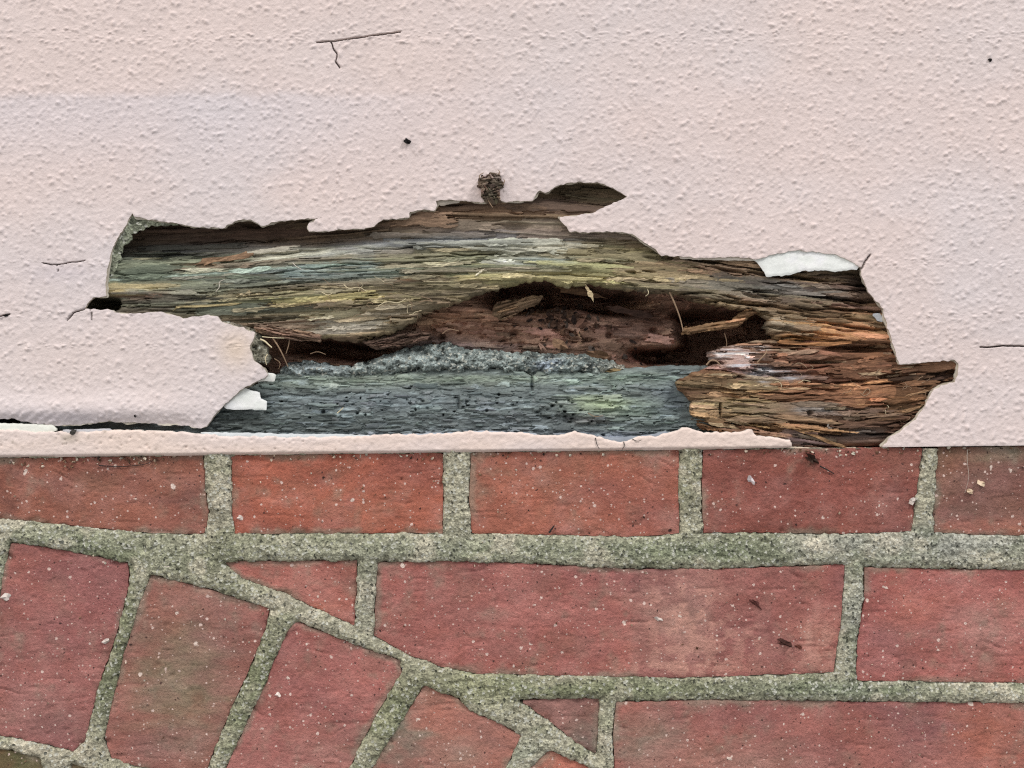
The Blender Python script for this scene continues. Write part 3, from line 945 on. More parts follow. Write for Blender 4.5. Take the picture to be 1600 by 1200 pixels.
def fibre_piece(poly, h, colr, seed, slope, thick=2.0):
    """a broken-off piece of fibrous wood with its own relief"""
    p = rough(poly, 2.2, 2.0, seed, 4.0)
    xs = grid(p[:, 0].min() - 3, p[:, 0].max() + 3, 1.3); ys = grid(p[:, 1].min() - 3, p[:, 1].max() + 3, 1.0)
    b = (p[:, 0].min(), p[:, 1].min(), p[:, 0].max(), p[:, 1].max())

    def hf(X, Y, sd):
        base = h + .8 * fbm(X / 25, Y / 9, seed, 3)
        C = np.zeros(X.shape + (3,)); C[:] = lin(colr)
        C = C * (1 + .5 * fbm(X / 40, (Y - X * slope) / 3, seed + 1, 4))[..., None]
        H, C = flakes(base.copy(), C, base, xs, ys, 50, b, (16, 70), (1.8, 5), (.1, 1.6), .34, seed, slope=lambda x, y: slope)
        H = grooves(H, xs, ys, 24, b, (12, 60), (.6, 1.1), (.5, 2.0), seed + 1, slope=lambda x, y: slope)
        return H - 1.6 * (1 - np.clip(sd / 4, 0, 1)) ** 2, np.clip(C, .01, .8)
    return sheet('wood_splinter', [p], xs, ys, hf, None, YP, thick, M_WOOD, timber, smooth=False)


# --- upper timber
U_EDGE = [(1560, 560), (1500, 556), (1400, 546), (1350, 538), (1290, 536), (1215, 529), (1206, 520), (1200, 506), (1207, 497), (1190, 489), (1178, 481), (1150, 480), (1120, 474), (1085, 470), (1064, 456), (1040, 455), (1000, 453),
          (965, 449), (930, 441), (905, 444), (885, 447), (858, 437), (835, 436), (800, 443), (772, 452), (748, 458), (715, 470), (690, 479), (660, 488), (645, 500), (625, 512), (600, 522), (575, 527), (560, 532), (528, 532), (500, 527), (470, 524), (430, 522), (400, 524), (380, 530), (300, 540), (90, 545)]
U_POLY = np.concatenate([rough(U_EDGE, 4.5, 3.0, 2, 5.0, closed=False), [(90, 245), (1560, 245)]])
uxs = grid(96, 1530, 1.7); uys = grid(248, 566, 1.15)
U_TONES = [  # stains and wood tones; darker along the top and in the left hollow
    (300, 362, 190, 26, (78, 54, 46), .95), (260, 390, 110, 14, (66, 60, 72), .9), (450, 358, 120, 16, (88, 60, 48), .9), (430, 385, 150, 9, (104, 104, 106), .6),
    (640, 345, 120, 18, (112, 78, 58), .9), (770, 325, 110, 18, (130, 92, 66), .95), (900, 320, 80, 24, (112, 80, 62), .9), (930, 318, 60, 22, (92, 72, 62), .7),
    (590, 383, 60, 9, (128, 132, 150), .9), (780, 366, 130, 15, (118, 110, 116), .9), (850, 372, 90, 10, (134, 130, 134), .7), (720, 378, 50, 9, (146, 150, 166), .8), (640, 365, 80, 8, (112, 96, 74), .6),
    (480, 394, 110, 6, (206, 204, 188), .85), (600, 384, 30, 5, (214, 210, 196), .8), (820, 386, 50, 7, (206, 200, 184), .85),
    (230, 425, 130, 30, (104, 122, 104), .85), (250, 462, 130, 16, (92, 104, 92), .8), (210, 450, 50, 5, (190, 166, 104), .95), (235, 463, 40, 8, (104, 72, 56), .6),
    (360, 430, 120, 20, (102, 120, 104), .8), (520, 425, 100, 16, (130, 148, 152), .85), (600, 430, 50, 14, (124, 140, 132), .7), (330, 411, 50, 7, (150, 112, 78), .8), (300, 420, 60, 5, (112, 66, 50), .7),
    (720, 410, 120, 24, (124, 134, 98), .85), (830, 408, 70, 10, (142, 150, 148), .75), (760, 438, 130, 12, (146, 140, 90), .8), (880, 428, 120, 12, (160, 150, 96), .75), (960, 400, 100, 24, (134, 126, 84), .85), (930, 440, 80, 8, (190, 172, 112), .8),
    (430, 470, 120, 12, (112, 116, 84), .8), (520, 465, 60, 18, (160, 150, 84), .85), (560, 492, 90, 22, (166, 146, 112), .9), (620, 470, 60, 12, (176, 160, 122), .7), (520, 508, 50, 10, (196, 186, 172), .8), (640, 480, 40, 6, (200, 192, 172), .7),
    (440, 510, 70, 8, (120, 84, 62), .8), (390, 487, 90, 8, (110, 116, 104), .7), (300, 480, 120, 10, (96, 112, 98), .7),
    (1000, 375, 60, 12, (104, 80, 56), .8), (1060, 415, 60, 14, (120, 100, 66), .8), (1040, 438, 60, 10, (176, 150, 92), .85), (1130, 415, 80, 12, (104, 78, 58), .85), (1120, 445, 80, 14, (130, 126, 116), .8),
    (1230, 455, 110, 14, (132, 126, 122), .8), (1260, 432, 90, 10, (110, 82, 62), .85), (1340, 470, 60, 30, (112, 72, 52), .85), (1190, 480, 70, 10, (150, 120, 80), .7), (1260, 500, 80, 16, (150, 112, 78), .8), (1290, 518, 100, 20, (176, 112, 64), .95), (1330, 490, 70, 14, (140, 86, 58), .8), (1220, 510, 30, 12, (140, 134, 124), .7),
    (1370, 515, 30, 30, (150, 98, 56), .7), (1150, 465, 50, 8, (136, 120, 92), .7)]


def depth_u(X, Y):
    d = 4.2 + 1.2 * fbm(X / 160, Y / 40, 3, 3)
    topy = np.interp(X, [100, 210, 350, 500, 600, 680, 850, 990, 1060, 1200, 1400], [340, 340, 356, 358, 348, 322, 312, 365, 402, 410, 430])
    d = d + 11 * np.exp(-((X - 255) / 125) ** 2) * sstep(412, 396, Y + fbm(X / 40, Y / 10, 4) * 4)
    d = d + 4.5 * sstep(320, 430, X) * sstep(620, 520, X) * sstep(388, 372, Y)
    d = d + 8 * np.exp(-((X - 925) / 62) ** 2) * sstep(334, 300, Y)
    d = d - 1.8 * np.exp(-((Y - np.interp(X, [150, 600, 900, 1400], [440, 415, 415, 470])) / 20) ** 2)
    d = d + 5.5 * sstep(455, 525, Y) * sstep(1000, 800, X) * sstep(350, 450, X)
    d = d + 4.0 * sstep(520, 540, Y) * sstep(420, 480, X) * sstep(1000, 800, X)
    d = d + 8 * np.exp(-((X - 1362) / 26) ** 2 - ((Y - 450) / 34) ** 2) + 5 * np.exp(-((X - 1325) / 40) ** 2 - ((Y - 428) / 9) ** 2)
    d = d + 24 * np.exp(-((X - 146) / 30) ** 4 - ((Y - 474) / 10) ** 4)
    d = d + 1.5 * sstep(1000, 1200, X)
    return d


def h_u(X, Y, sd):
    base = -depth_u(X, Y)
    C = blobs(X, Y, (106, 92, 74), U_TONES, 7.0, 3, .36)
    C = C * (1.22 + .42 * fbm(X / 110, Y / 4.5, 7, 4))[..., None]
    wv = (sstep(.22, .6, fbm(X / 120, Y / 6, 14, 4)) * sstep(375, 395, Y) * sstep(1120, 900, X))[..., None] * .5
    C = C * (1 - wv) + lin((186, 184, 170)) * wv
    H = base + .8 * fbm(X / 80, Y / 6, 9, 4) + .5 * fbm(X / 40, Y / 9, 2, 3)
    smooth_top = lambda x, y: .15 if (y < 398 and x < 560) else (.45 if y < 385 and x < 900 else 1.0)
    H, C = flakes(H, C, base, uxs, uys, 160, (140, 300, 1420, 545), (80, 320), (8, 26), (.1, 1.6), .20, 6, mask=smooth_top)
    H, C = flakes(H, C, base, uxs, uys, 170, (1010, 400, 1420, 545), (40, 150), (8, 24), (.6, 4.0), .30, 7)
    H, C = flakes(H, C, base, uxs, uys, 60, (420, 440, 700, 535), (40, 130), (6, 16), (.4, 2.6), .30, 8)
    H, C = flakes(H, C, base, uxs, uys, 850, (140, 290, 1420, 545), (60, 340), (2.5, 9), (.1, 1.8), .26, 1, pale=.04, mask=smooth_top)
    H, C = flakes(H, C, base, uxs, uys, 600, (380, 430, 1420, 545), (24, 140), (2, 6), (.4, 2.8), .32, 2, pale=.08)
    H, C = flakes(H, C, base, uxs, uys, 430, (1020, 395, 1420, 545), (30, 170), (2.5, 10), (.6, 4.4), .36, 3, pale=.03)
    H = grooves(H, uxs, uys, 170, (150, 300, 1410, 545), (25, 170), (.7, 1.7), (.5, 2.6), 4)
    H = grooves(H, uxs, uys, 90, (1000, 395, 1410, 545), (40, 200), (1.2, 2.6), (2.0, 5.0), 5)
    H = pits(H, C, uxs, uys, [(344, 408, 15, 7, 9), (836, 389, 4, 3, 5), (805, 353, 22, 7, 3), (390, 343, 20, 8, 3), (1345, 540, 30, 5, 6), (1100, 405, 20, 3, 3)])
    H = H - 3.0 * (1 - np.clip(sd / 5.0, 0, 1)) ** 2 * (Y > 425)
    C = streaks(X, Y, C, [([(392, 404), (470, 394), (560, 385), (640, 378)], 5, (206, 204, 190), .85), ([(470, 398), (560, 391)], 5, (150, 152, 152), .7), ([(560, 390), (640, 379), (720, 376)], 8, (138, 140, 142), .65),
                          ([(440, 516), (540, 500), (650, 480)], 9, (190, 180, 164), .65), ([(480, 512), (540, 510), (600, 500)], 6, (206, 200, 190), .7), ([(166, 452), (215, 450), (252, 447)], 5, (170, 152, 112), .8),
                          ([(168, 462), (230, 462), (272, 458)], 6, (106, 78, 64), .7), ([(790, 392), (850, 384), (905, 380)], 5, (206, 200, 186), .75), ([(800, 410), (860, 404), (900, 408)], 7, (150, 160, 160), .7),
                          ([(440, 428), (520, 420), (590, 412)], 13, (132, 148, 150), .7), ([(700, 448), (800, 428), (900, 436), (1000, 446), (1062, 452)], 6, (176, 164, 130), .5), ([(620, 434), (690, 430)], 4, (126, 84, 60), .8),
                          ([(1220, 526), (1300, 530), (1350, 524)], 8, (182, 130, 82), .7), ([(1190, 446), (1260, 450), (1330, 462)], 8, (128, 126, 124), .6), ([(520, 470), (600, 462), (660, 468)], 9, (152, 144, 108), .6)], 3)
    C = C * np.array([1.0, 1.0, .93])
    H = np.minimum(H, -1.7)
    KEEP['u'] = (uxs, uys, H, C.copy())
    return H, np.clip(C, .008, .8)


sheet('upper_wood', [U_POLY], uxs, uys, h_u, None, YP, 7.0, M_WOOD, timber, smooth=False)

# --- lower grey timber
LTOP = [(280, 640), (340, 628), (420, 586), (440, 580), (520, 582), (600, 584), (680, 578), (760, 576), (820, 580), (832, 588), (842, 580), (930, 582), (990, 574), (1050, 570), (1160, 572)]
L_POLY = np.concatenate([rough(LTOP, 2.2, 3.0, 6, 6.0, closed=False), [(1160, 699), (20, 700), (20, 655), (200, 650)]])
lxs = grid(16, 1164, 1.8); lys = grid(562, 714, 1.25)


def h_l(X, Y, sd):
    base = -(9.5 - 3.2 * sstep(585, 640, Y) + 1.0 * sstep(650, 690, Y) + .8 * fbm(X / 140, Y / 40, 2, 3) - 1.0 * sstep(420, 330, X))
    C = blobs(X, Y, (108, 116, 117), [(700, 592, 300, 10, (140, 156, 138), .85), (960, 590, 110, 14, (124, 144, 134), .8), (500, 600, 90, 10, (136, 152, 136), .6), (940, 632, 45, 16, (158, 178, 130), .85), (1000, 645, 60, 20, (126, 150, 134), .6),
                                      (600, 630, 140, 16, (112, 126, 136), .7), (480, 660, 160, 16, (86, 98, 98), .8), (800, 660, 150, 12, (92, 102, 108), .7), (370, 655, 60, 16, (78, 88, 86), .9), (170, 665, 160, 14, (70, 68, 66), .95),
                                      (1060, 620, 30, 40, (86, 100, 112), .7), (960, 682, 90, 7, (136, 146, 176), .7), (520, 682, 120, 5, (126, 138, 160), .6), (760, 676, 120, 5, (130, 142, 160), .6), (920, 658, 40, 8, (100, 92, 92), .6)], 6.0, 8, .35)  # one blue-grey patch paints the shadow cast by the right block's tip
    C = C * (1 + .42 * fbm(X / 30, Y / 5, 7, 5))[..., None]
    wv = sstep(.25, .6, fbm(X / 36, Y / 5, 13, 4))[..., None] * .55
    C = C * (1 - wv) + lin((168, 182, 188)) * wv
    H = base + .35 * fbm(X / 40, Y / 6, 5, 4) + .45 * fbm(X / 14, Y / 5, 6, 3)
    sl = lambda x, y: .0
    H = H + .7 * np.abs(fbm(X / 11, Y / 6, 12, 3)) - .2
    H, C = flakes(H, C, base, lxs, lys, 900, (310, 580, 1110, 690), (8, 46), (2, 8), (.05, .9), .26, 11, slope=sl)
    H = grooves(H, lxs, lys, 110, (310, 590, 1110, 690), (8, 50), (.6, 1.3), (.4, 1.6), 12, slope=sl)
    r = np.random.default_rng(4)
    H = pits(H, C, lxs, lys, [(cx_ + r.normal(0, 34), cy_ + r.normal(0, 12), r.uniform(.9, 3.0) ** 1.0, r.uniform(.9, 2.2), r.uniform(.8, 3.6)) for cx_, cy_ in ((560, 630), (660, 640), (690, 622), (850, 645), (860, 632), (480, 640), (930, 660), (760, 630)) for _ in range(9)])
    H = pits(H, C, lxs, lys, [(832, 600, 3, 12, 3), (890, 655, 14, 8, 2.5), (715, 630, 3, 10, 2), (930, 664, 18, 5, 2)])
    H = H - 2.0 * (1 - np.clip(sd / 8.0, 0, 1)) ** 2
    C = C * np.array([1.0, 1.0, .95])
    KEEP['l'] = (lxs, lys, H, C.copy())
    return H, np.clip(C, .008, .8)


sheet('lower_wood', [L_POLY], lxs, lys, h_l, None, YP, 22.0, M_GREY, timber, smooth=False)

# --- right timber
R_LEFT = [(1216, 528), (1181, 533), (1150, 538), (1137, 541), (1119, 547), (1112, 555), (1122, 562), (1134, 567), (1103, 576), (1075, 587), (1058, 599), (1063, 608), (1074, 617), (1083, 630), (1079, 643), (1084, 657), (1098, 671), (1130, 676), (1160, 690), (1240, 699)]
R_POLY = np.concatenate([rough(R_LEFT, 3.4, 3.0, 9, 5.0, closed=False), [(1300, 699.5), (1400, 698), (1540, 697), (1540, 528)]])
rxs = grid(1046, 1544, 1.5); rys = grid(520, 706, 1.1)


def slope_r(x, y):
    return np.interp(x, [1060, 1200, 1350, 1480], [.06, .03, -.04, -.13]) + (.10 if y > 650 and x < 1300 else 0)


def h_r(X, Y, sd):
    base = -(5.0 + 1.0 * fbm(X / 90, Y / 35, 3, 3) + 3.5 * sstep(560, 530, Y) + 1.2 * sstep(660, 690, Y) + 3.0 * np.exp(-((X - 1470) / 50) ** 2 - ((Y - 580) / 24) ** 2))
    C = blobs(X, Y, (130, 92, 68), [(1150, 556, 40, 13, (186, 182, 178), .4), (1195, 580, 36, 9, (196, 200, 206), .6), (1240, 586, 40, 7, (166, 160, 158), .5), (1120, 600, 60, 14, (136, 122, 92), .85), (1130, 640, 70, 24, (140, 128, 92), .9), (1220, 630, 60, 16, (150, 124, 92), .7),
                                    (1280, 560, 70, 14, (122, 94, 80), .8), (1380, 555, 50, 14, (164, 110, 68), .8), (1330, 600, 60, 20, (116, 72, 50), .7), (1330, 580, 90, 22, (126, 84, 62), .7), (1440, 630, 60, 14, (134, 90, 64), .6), (1300, 640, 60, 10, (156, 150, 142), .75), (1450, 590, 60, 24, (86, 66, 56), .9), (1390, 630, 70, 16, (142, 104, 70), .8), (1250, 605, 60, 8, (160, 130, 100), .6),
                                    (1360, 678, 90, 18, (112, 98, 90), .95), (1230, 690, 70, 10, (110, 106, 106), .8), (1240, 668, 60, 8, (164, 128, 84), .7), (1420, 655, 40, 20, (112, 84, 66), .7), (1180, 615, 50, 6, (172, 140, 96), .6)], 6.0, 1, .12)
    C = C * (1.0 + .45 * fbm(X / 80, Y / 4.2, 6, 4))[..., None]
    H = base + .5 * fbm(X / 60, Y / 5, 9, 4) + .4 * fbm(X / 22, Y / 7, 4, 3)
    mk = lambda x, y: .1 if (x > 1290 and y > 658) else 1.0
    H, C = flakes(H, C, base, rxs, rys, 150, (1050, 530, 1510, 690), (40, 150), (10, 30), (.2, 4.4), .30, 34, slope=slope_r, mask=mk)
    H, C = flakes(H, C, base, rxs, rys, 380, (1050, 530, 1510, 700), (24, 140), (3, 11), (.4, 4.0), .34, 31, slope=slope_r, pale=.05, mask=mk)
    H, C = flakes(H, C, base, rxs, rys, 420, (1050, 530, 1510, 690), (16, 80), (1.8, 6), (.8, 4.6), .42, 32, slope=slope_r, pale=.07, mask=mk)
    H = grooves(H, rxs, rys, 170, (1060, 535, 1500, 690), (20, 130), (.7, 1.8), (.8, 3.6), 33, slope=slope_r)
    H = pits(H, C, rxs, rys, [(1127, 640, 2.0, 12, 4), (1268, 646, 5, 4, 5), (1345, 544, 44, 6, 7), (1285, 566, 30, 3, 4), (1400, 588, 26, 4, 4), (1180, 664, 36, 3, 4), (1330, 545, 34, 5, 6), (1300, 612, 8, 4, 3), (1225, 585, 12, 2, 3)])
    H = H - 2.5 * (1 - np.clip(sd / 7.0, 0, 1)) ** 2
    C = streaks(X, Y, C, [([(1114, 556), (1150, 550), (1200, 546)], 10, (206, 208, 208), .72), ([(1140, 572), (1200, 578), (1250, 588)], 6, (196, 200, 206), .85), ([(1175, 585), (1200, 596)], 6, (190, 196, 206), .7),
                          ([(1240, 640), (1310, 640)], 7, (156, 152, 148), .7), ([(1090, 634), (1160, 640), (1230, 650)], 16, (144, 132, 100), .5), ([(1130, 606), (1220, 612)], 5, (176, 140, 98), .6), ([(1330, 640), (1430, 622)], 7, (156, 112, 74), .6)], 4)
    H = np.minimum(H, -1.7)
    KEEP['r'] = (rxs, rys, H, C.copy())
    return H, np.clip(C, .008, .85)


sheet('right_wood', [R_POLY], rxs, rys, h_r, None, YP, 14.0, M_WOOD, timber, smooth=False)

# --- inside of the cavity
K_POLY = [(340, 400), (1330, 400), (1330, 640), (340, 640)]
kxs = grid(344, 1326, 2.0); kys = grid(404, 636, 1.5)


def h_k(X, Y, sd):
    wx = fbm(X / 50, Y / 25, 2, 4) * 14; wy = fbm(X / 40, Y / 18, 5, 4) * 7
    Xw = X + wx; Yw = Y + wy
    d = 12.5 + 2.5 * fbm(X / 90, Y / 40, 1, 4)
    d = d - 6.0 * np.exp(-((Xw - 690) / 80) ** 2 - ((Yw - 490) / 34) ** 2)
    d = d + 3.5 * sstep(840, 960, Xw) * sstep(520, 490, Yw)
    d = d + 62 * np.exp(-(((Xw - 815) / 50) ** 4 + ((Yw - 455 - (Xw - 815) * .03) / 22) ** 4))
    d = d + 62 * np.exp(-(((Xw - 935) / 78) ** 4 + ((Yw - 460 - (Xw - 935) * .12) / 20) ** 4))
    d = d + 62 * sstep(1055, 1122, Xw) * sstep(572, 552, Yw) * sstep(476, 490, Yw)
    d = d + 50 * np.exp(-(((Xw - 1075) / 75) ** 4 + ((Yw - 556) / 13) ** 4))
    d = d + 14 * np.exp(-(((Xw - 1110) / 90) ** 4 + ((Yw - 484) / 12) ** 4))
    d = d + 46 * np.exp(-(((Xw - 520) / 85) ** 4 + ((Yw - 547 - (Xw - 520) * .10) / 13) ** 4))
    d = np.minimum(d, 72)
    C = blobs(X, Y, (166, 130, 110), [(690, 495, 90, 22, (168, 130, 104), .9), (640, 530, 90, 14, (150, 130, 120), .7), (720, 545, 110, 12, (156, 146, 148), .7), (1000, 510, 90, 24, (158, 126, 112), .8), (900, 550, 90, 16, (148, 122, 106), .8), (830, 480, 40, 10, (140, 112, 76), .8), (560, 535, 60, 10, (84, 66, 54), .7)], 6.0, 4)
    C = C * (1 + .3 * fbm(X / 30, Y / 7, 6, 4))[..., None]
    H0 = -d
    H = H0 + 1.0 * fbm(X / 30, Y / 12, 3, 4) + .8 * fbm(X / 9, Y / 6, 5, 3)
    H, C = flakes(H, C, H0, kxs, kys, 500, (420, 440, 1240, 585), (10, 70), (4, 14), (.2, 2.6), .30, 41, slope=lambda x, y: .05)
    H = grooves(H, kxs, kys, 120, (430, 460, 1200, 585), (12, 60), (1, 2.4), (.6, 2.5), 42, slope=lambda x, y: .03)
    r = np.random.default_rng(8)
    H = pits(H, C, kxs, kys, [(r.uniform(600, 1080), r.uniform(500, 570), r.uniform(3, 10), r.uniform(2, 6), r.uniform(1, 5)) for _ in range(20)])
    KEEP['k'] = (kxs, kys, H, C.copy())
    return H, np.clip(C, .008, .8)


sheet('cavity_wood', [K_POLY], kxs, kys, h_k, None, YP + .012, 4.0, M_CAV, timber, smooth=False)

# --- granular ledge of old mortar above the grey timber
G_POLY = rough([(428, 578), (440, 566), (470, 562), (500, 568), (540, 572), (575, 560), (600, 552), (630, 543), (665, 536), (700, 533), (722, 541), (760, 545), (810, 549), (870, 550), (915, 552), (950, 560), (984, 571), (976, 582), (930, 586), (830, 586), (740, 583), (650, 586), (560, 591), (500, 600), (440, 592)], 5.0, 3.0, 8, 5.0)
gxs = grid(420, 992, 1.6); gys = grid(524, 608, 1.3)


def h_g(X, Y, sd):
    h = -8.8 + 2.0 * fbm(X / 24, Y / 12, 3, 3) + 2.6 * fbm(X / 11, Y / 8, 5, 3) + 1.0 * fbm(X / 5, Y / 4, 7, 2) + .9 * (vnoise(X / 3, Y / 3, 2) - .5) - 4.5 * sstep(575, 540, Y)
    return h - 5.0 * (1 - np.clip(sd / 15, 0, 1)) ** 2


def c_g(X, Y):
    C = blobs(X, Y, (132, 142, 140), [(640, 560, 90, 20, (146, 156, 156), .6), (480, 575, 50, 14, (158, 168, 174), .6), (900, 572, 80, 14, (134, 146, 146), .6), (860, 568, 20, 10, (170, 182, 200), .7), (960, 574, 22, 8, (128, 112, 92), .7)], 8.0, 2)
    k = fbm(X / 11, Y / 8, 5, 3)[..., None]; q = fbm(X / 5, Y / 4, 11, 2)[..., None]
    return np.clip(C * np.array([1.0, .99, .95]) * (.9 + .8 * k + .45 * q), .03, .85)


gs = sheet('mortar_crumb', [G_POLY], gxs, gys, h_g, c_g, YP, 12.0, M_CRUMB, timber, smooth=False)
tag(gs, kind='stuff')

# ------------------------------------------------------------------ white primer left under the paint
def primer(poly, h, base=(236, 238, 232), curl=None, seed=0, thick=.5, amp=1.4, name='primer_flake', crumb=0.0):
    p = rough(poly, amp, 3.0, seed, 5.0)
    xs = grid(p[:, 0].min() - 3, p[:, 0].max() + 3, 2.0); ys = grid(p[:, 1].min() - 3, p[:, 1].max() + 3, 1.6)

    def hf(X, Y, sd):
        q = h + .25 * fbm(X / 18, Y / 14, seed, 3) + crumb * (fbm(X / 9, Y / 8, seed + 1, 3) + .5 * fbm(X / 4, Y / 4, seed + 3, 2)) - .35 * (1 - np.clip(sd / 3, 0, 1))
        return q + (curl(X, Y) if curl else 0)

    def cf(X, Y):
        C = np.zeros(X.shape + (3,)); C[:] = lin(base)
        return np.clip(C * (1 + .07 * fbm(X / 20, Y / 14, seed + 2, 3) + (.7 * fbm(X / 9, Y / 8, seed + 1, 3) if crumb else 0))[..., None], .02, .85)
    return sheet(name, [p], xs, ys, hf, cf, YP, thick, M_CRUMB if crumb else M_PRIMER, timber)


primer([(1176, 402), (1206, 392), (1244, 385), (1290, 388), (1325, 400), (1346, 416), (1338, 421), (1300, 424), (1281, 422), (1247, 424), (1237, 430), (1198, 432), (1194, 424), (1184, 412)], -.45, seed=1, amp=2.2)
primer([(345, 637), (360, 620), (380, 605), (392, 610), (404, 613), (406, 623), (416, 628), (414, 641), (390, 640), (360, 640)], -1.6, seed=2)
primer([(396, 600), (412, 584), (418, 582), (430, 585), (428, 597), (414, 595), (404, 596)], -1.0, seed=3, base=(228, 228, 220))
primer([(-40, 660), (0, 661), (40, 662), (82, 664), (90, 672), (60, 679), (30, 676), (0, 674), (-40, 673)], -.3, seed=4, base=(232, 232, 220), thick=1.2)
primer([(88, 672), (120, 671), (170, 670), (176, 674), (150, 678), (110, 678)], -.6, seed=5, base=(186, 184, 186), thick=1.0)
primer([(310, 676), (350, 676), (420, 677), (436, 678), (500, 678), (560, 679), (590, 682), (560, 686), (495, 687), (400, 686), (330, 684)], -.5, seed=6, base=(206, 210, 210), thick=1.2)
primer([(600, 679), (640, 678), (700, 676), (760, 673), (830, 677), (860, 682), (800, 681), (700, 682), (610, 682)], -.6, seed=7, base=(168, 174, 182), thick=1.0)
primer([(934, 680), (955, 684), (985, 682), (1010, 680), (1040, 674), (1052, 680), (1000, 690), (970, 694), (940, 690)], -.7, seed=8, base=(140, 146, 154), thick=1.0)
primer([(1230, 697), (1260, 700), (1310, 701), (1345, 700), (1340, 704), (1290, 705.5), (1234, 706)], -3.4, seed=9, base=(208, 190, 168), thick=3.0)
primer([(1364, 490), (1378, 489), (1386, 497), (1384, 503), (1374, 500)], -2.6, seed=10, base=(190, 192, 194))
primer([(1296, 662), (1306, 660), (1308, 667), (1302, 676), (1296, 672)], -3.4, seed=11, base=(216, 206, 196))
# torn grey green backing at the left end of the hole
primer([(204, 336), (240, 342), (282, 349), (262, 351), (236, 352), (212, 362), (202, 366), (206, 372), (192, 384), (186, 396), (190, 404), (184, 408), (172, 440), (160, 440), (166, 420), (174, 386), (184, 366)], -1.7, (138, 142, 122), None, 12, .8, 3.6, 'backing_layer', .5)
primer([(384, 508), (402, 518), (404, 530), (414, 540), (418, 556), (414, 568), (400, 566), (390, 556), (386, 530)], -3.2, (136, 132, 116), None, 13, 4, 4.5, 'backing_layer', 2.0)
primer([(336, 494), (352, 500), (376, 507), (402, 520), (396, 524), (366, 514), (340, 505)], -2.2, (124, 116, 102), None, 14, 1.5, 3.0, 'backing_layer', .8)
primer([(678, 312), (700, 310), (722, 311), (716, 316), (688, 321)], -1.0, (170, 160, 146), None, 15, .6, 1.4, 'backing_layer')
primer([(1060, 398), (1120, 399), (1186, 402), (1186, 407), (1120, 406), (1064, 404)], -1.0, (216, 206, 192), None, 16, .6, 1.0, 'backing_layer')


# ------------------------------------------------------------------ splinters, sticks, rootlets
def sample(k, x, y):
    xs, ys, H, C = KEEP[k]
    i = int(np.clip(np.searchsorted(xs, x), 0, len(xs) - 1)); j = int(np.clip(np.searchsorted(ys, y), 0, len(ys) - 1))
    return H[j, i], C[j, i]


def splinter(name, pts, width, hs, colr, mat, parent, seed=0, thick=.35, nx=10):
    """ragged sliver of wood along pts (px); hs = height in mm at each point"""
    r = np.random.default_rng(seed)
    pts = np.asarray(pts, float); hs = np.asarray(hs, float)
    t = np.linspace(0, 1, nx); tk = np.linspace(0, 1, len(pts))
    cx = np.interp(t, tk, pts[:, 0]); cy = np.interp(t, tk, pts[:, 1]); hh = np.interp(t, tk, hs)
    tx = np.gradient(cx); ty = np.gradient(cy); ln = np.hypot(tx, ty) + 1e-6
    nxv, nyv = -ty / ln, tx / ln
    w = width / 2 * np.clip(np.minimum(t, 1 - t) * r.uniform(3, 22, 1) + r.uniform(.15, .6), .1, 1) * (1 + np.convolve(r.normal(0, .34, nx + 2), [.3, .4, .3], 'valid'))
    V = []; across = (-1, -.35, .35, 1)
    ragged = r.normal(0, max(3, width * .7), (2, 4))
    edgej = r.normal(0, .07, (nx, 4)) * (width / 2)
    for side in (0, 1):
        for i in range(nx):
            for a, q in enumerate(across):
                ex = 0
                if i == 0:
                    ex = ragged[0, a]
                if i == nx - 1:
                    ex = ragged[1, a]
                x = cx[i] + nxv[i] * (w[i] * q + edgej[i, a]) + tx[i] / ln[i] * ex
                y = cy[i] + nyv[i] * (w[i] * q + edgej[i, a]) + ty[i] / ln[i] * ex
                h = hh[i] + (1 - q * q) * width * .012 + r.normal(0, .12) - side * thick
                V.append((x, y, h))
    V = np.array(V); F = []
    id_ = lambda s, i, a: s * nx * 4 + i * 4 + a
    for i in range(nx - 1):
        for a in range(3):
            F.append((id_(0, i, a + 1), id_(0, i, a), id_(0, i + 1, a), id_(0, i + 1, a + 1)))
            F.append((id_(1, i, a), id_(1, i, a + 1), id_(1, i + 1, a + 1), id_(1, i + 1, a)))
        F.append((id_(0, i, 0), id_(1, i, 0), id_(1, i + 1, 0), id_(0, i + 1, 0)))
        F.append((id_(0, i, 3), id_(0, i + 1, 3), id_(1, i + 1, 3), id_(1, i, 3)))
    for i in (0, nx - 1):
        for a in range(3):
            F.append((id_(0, i, a), id_(0, i, a + 1), id_(1, i, a + 1), id_(1, i, a)))
    W = to_world(V[:, 0], V[:, 1], YP - V[:, 2] * .001, (D + YP) / D)
    C = np.tile(np.asarray(colr), (len(W), 1)) * (1 + r.normal(0, .2, (len(W), 1)))
    return obj_from(name, W, F, mat, parent, np.clip(C, .005, .9), smooth=False)


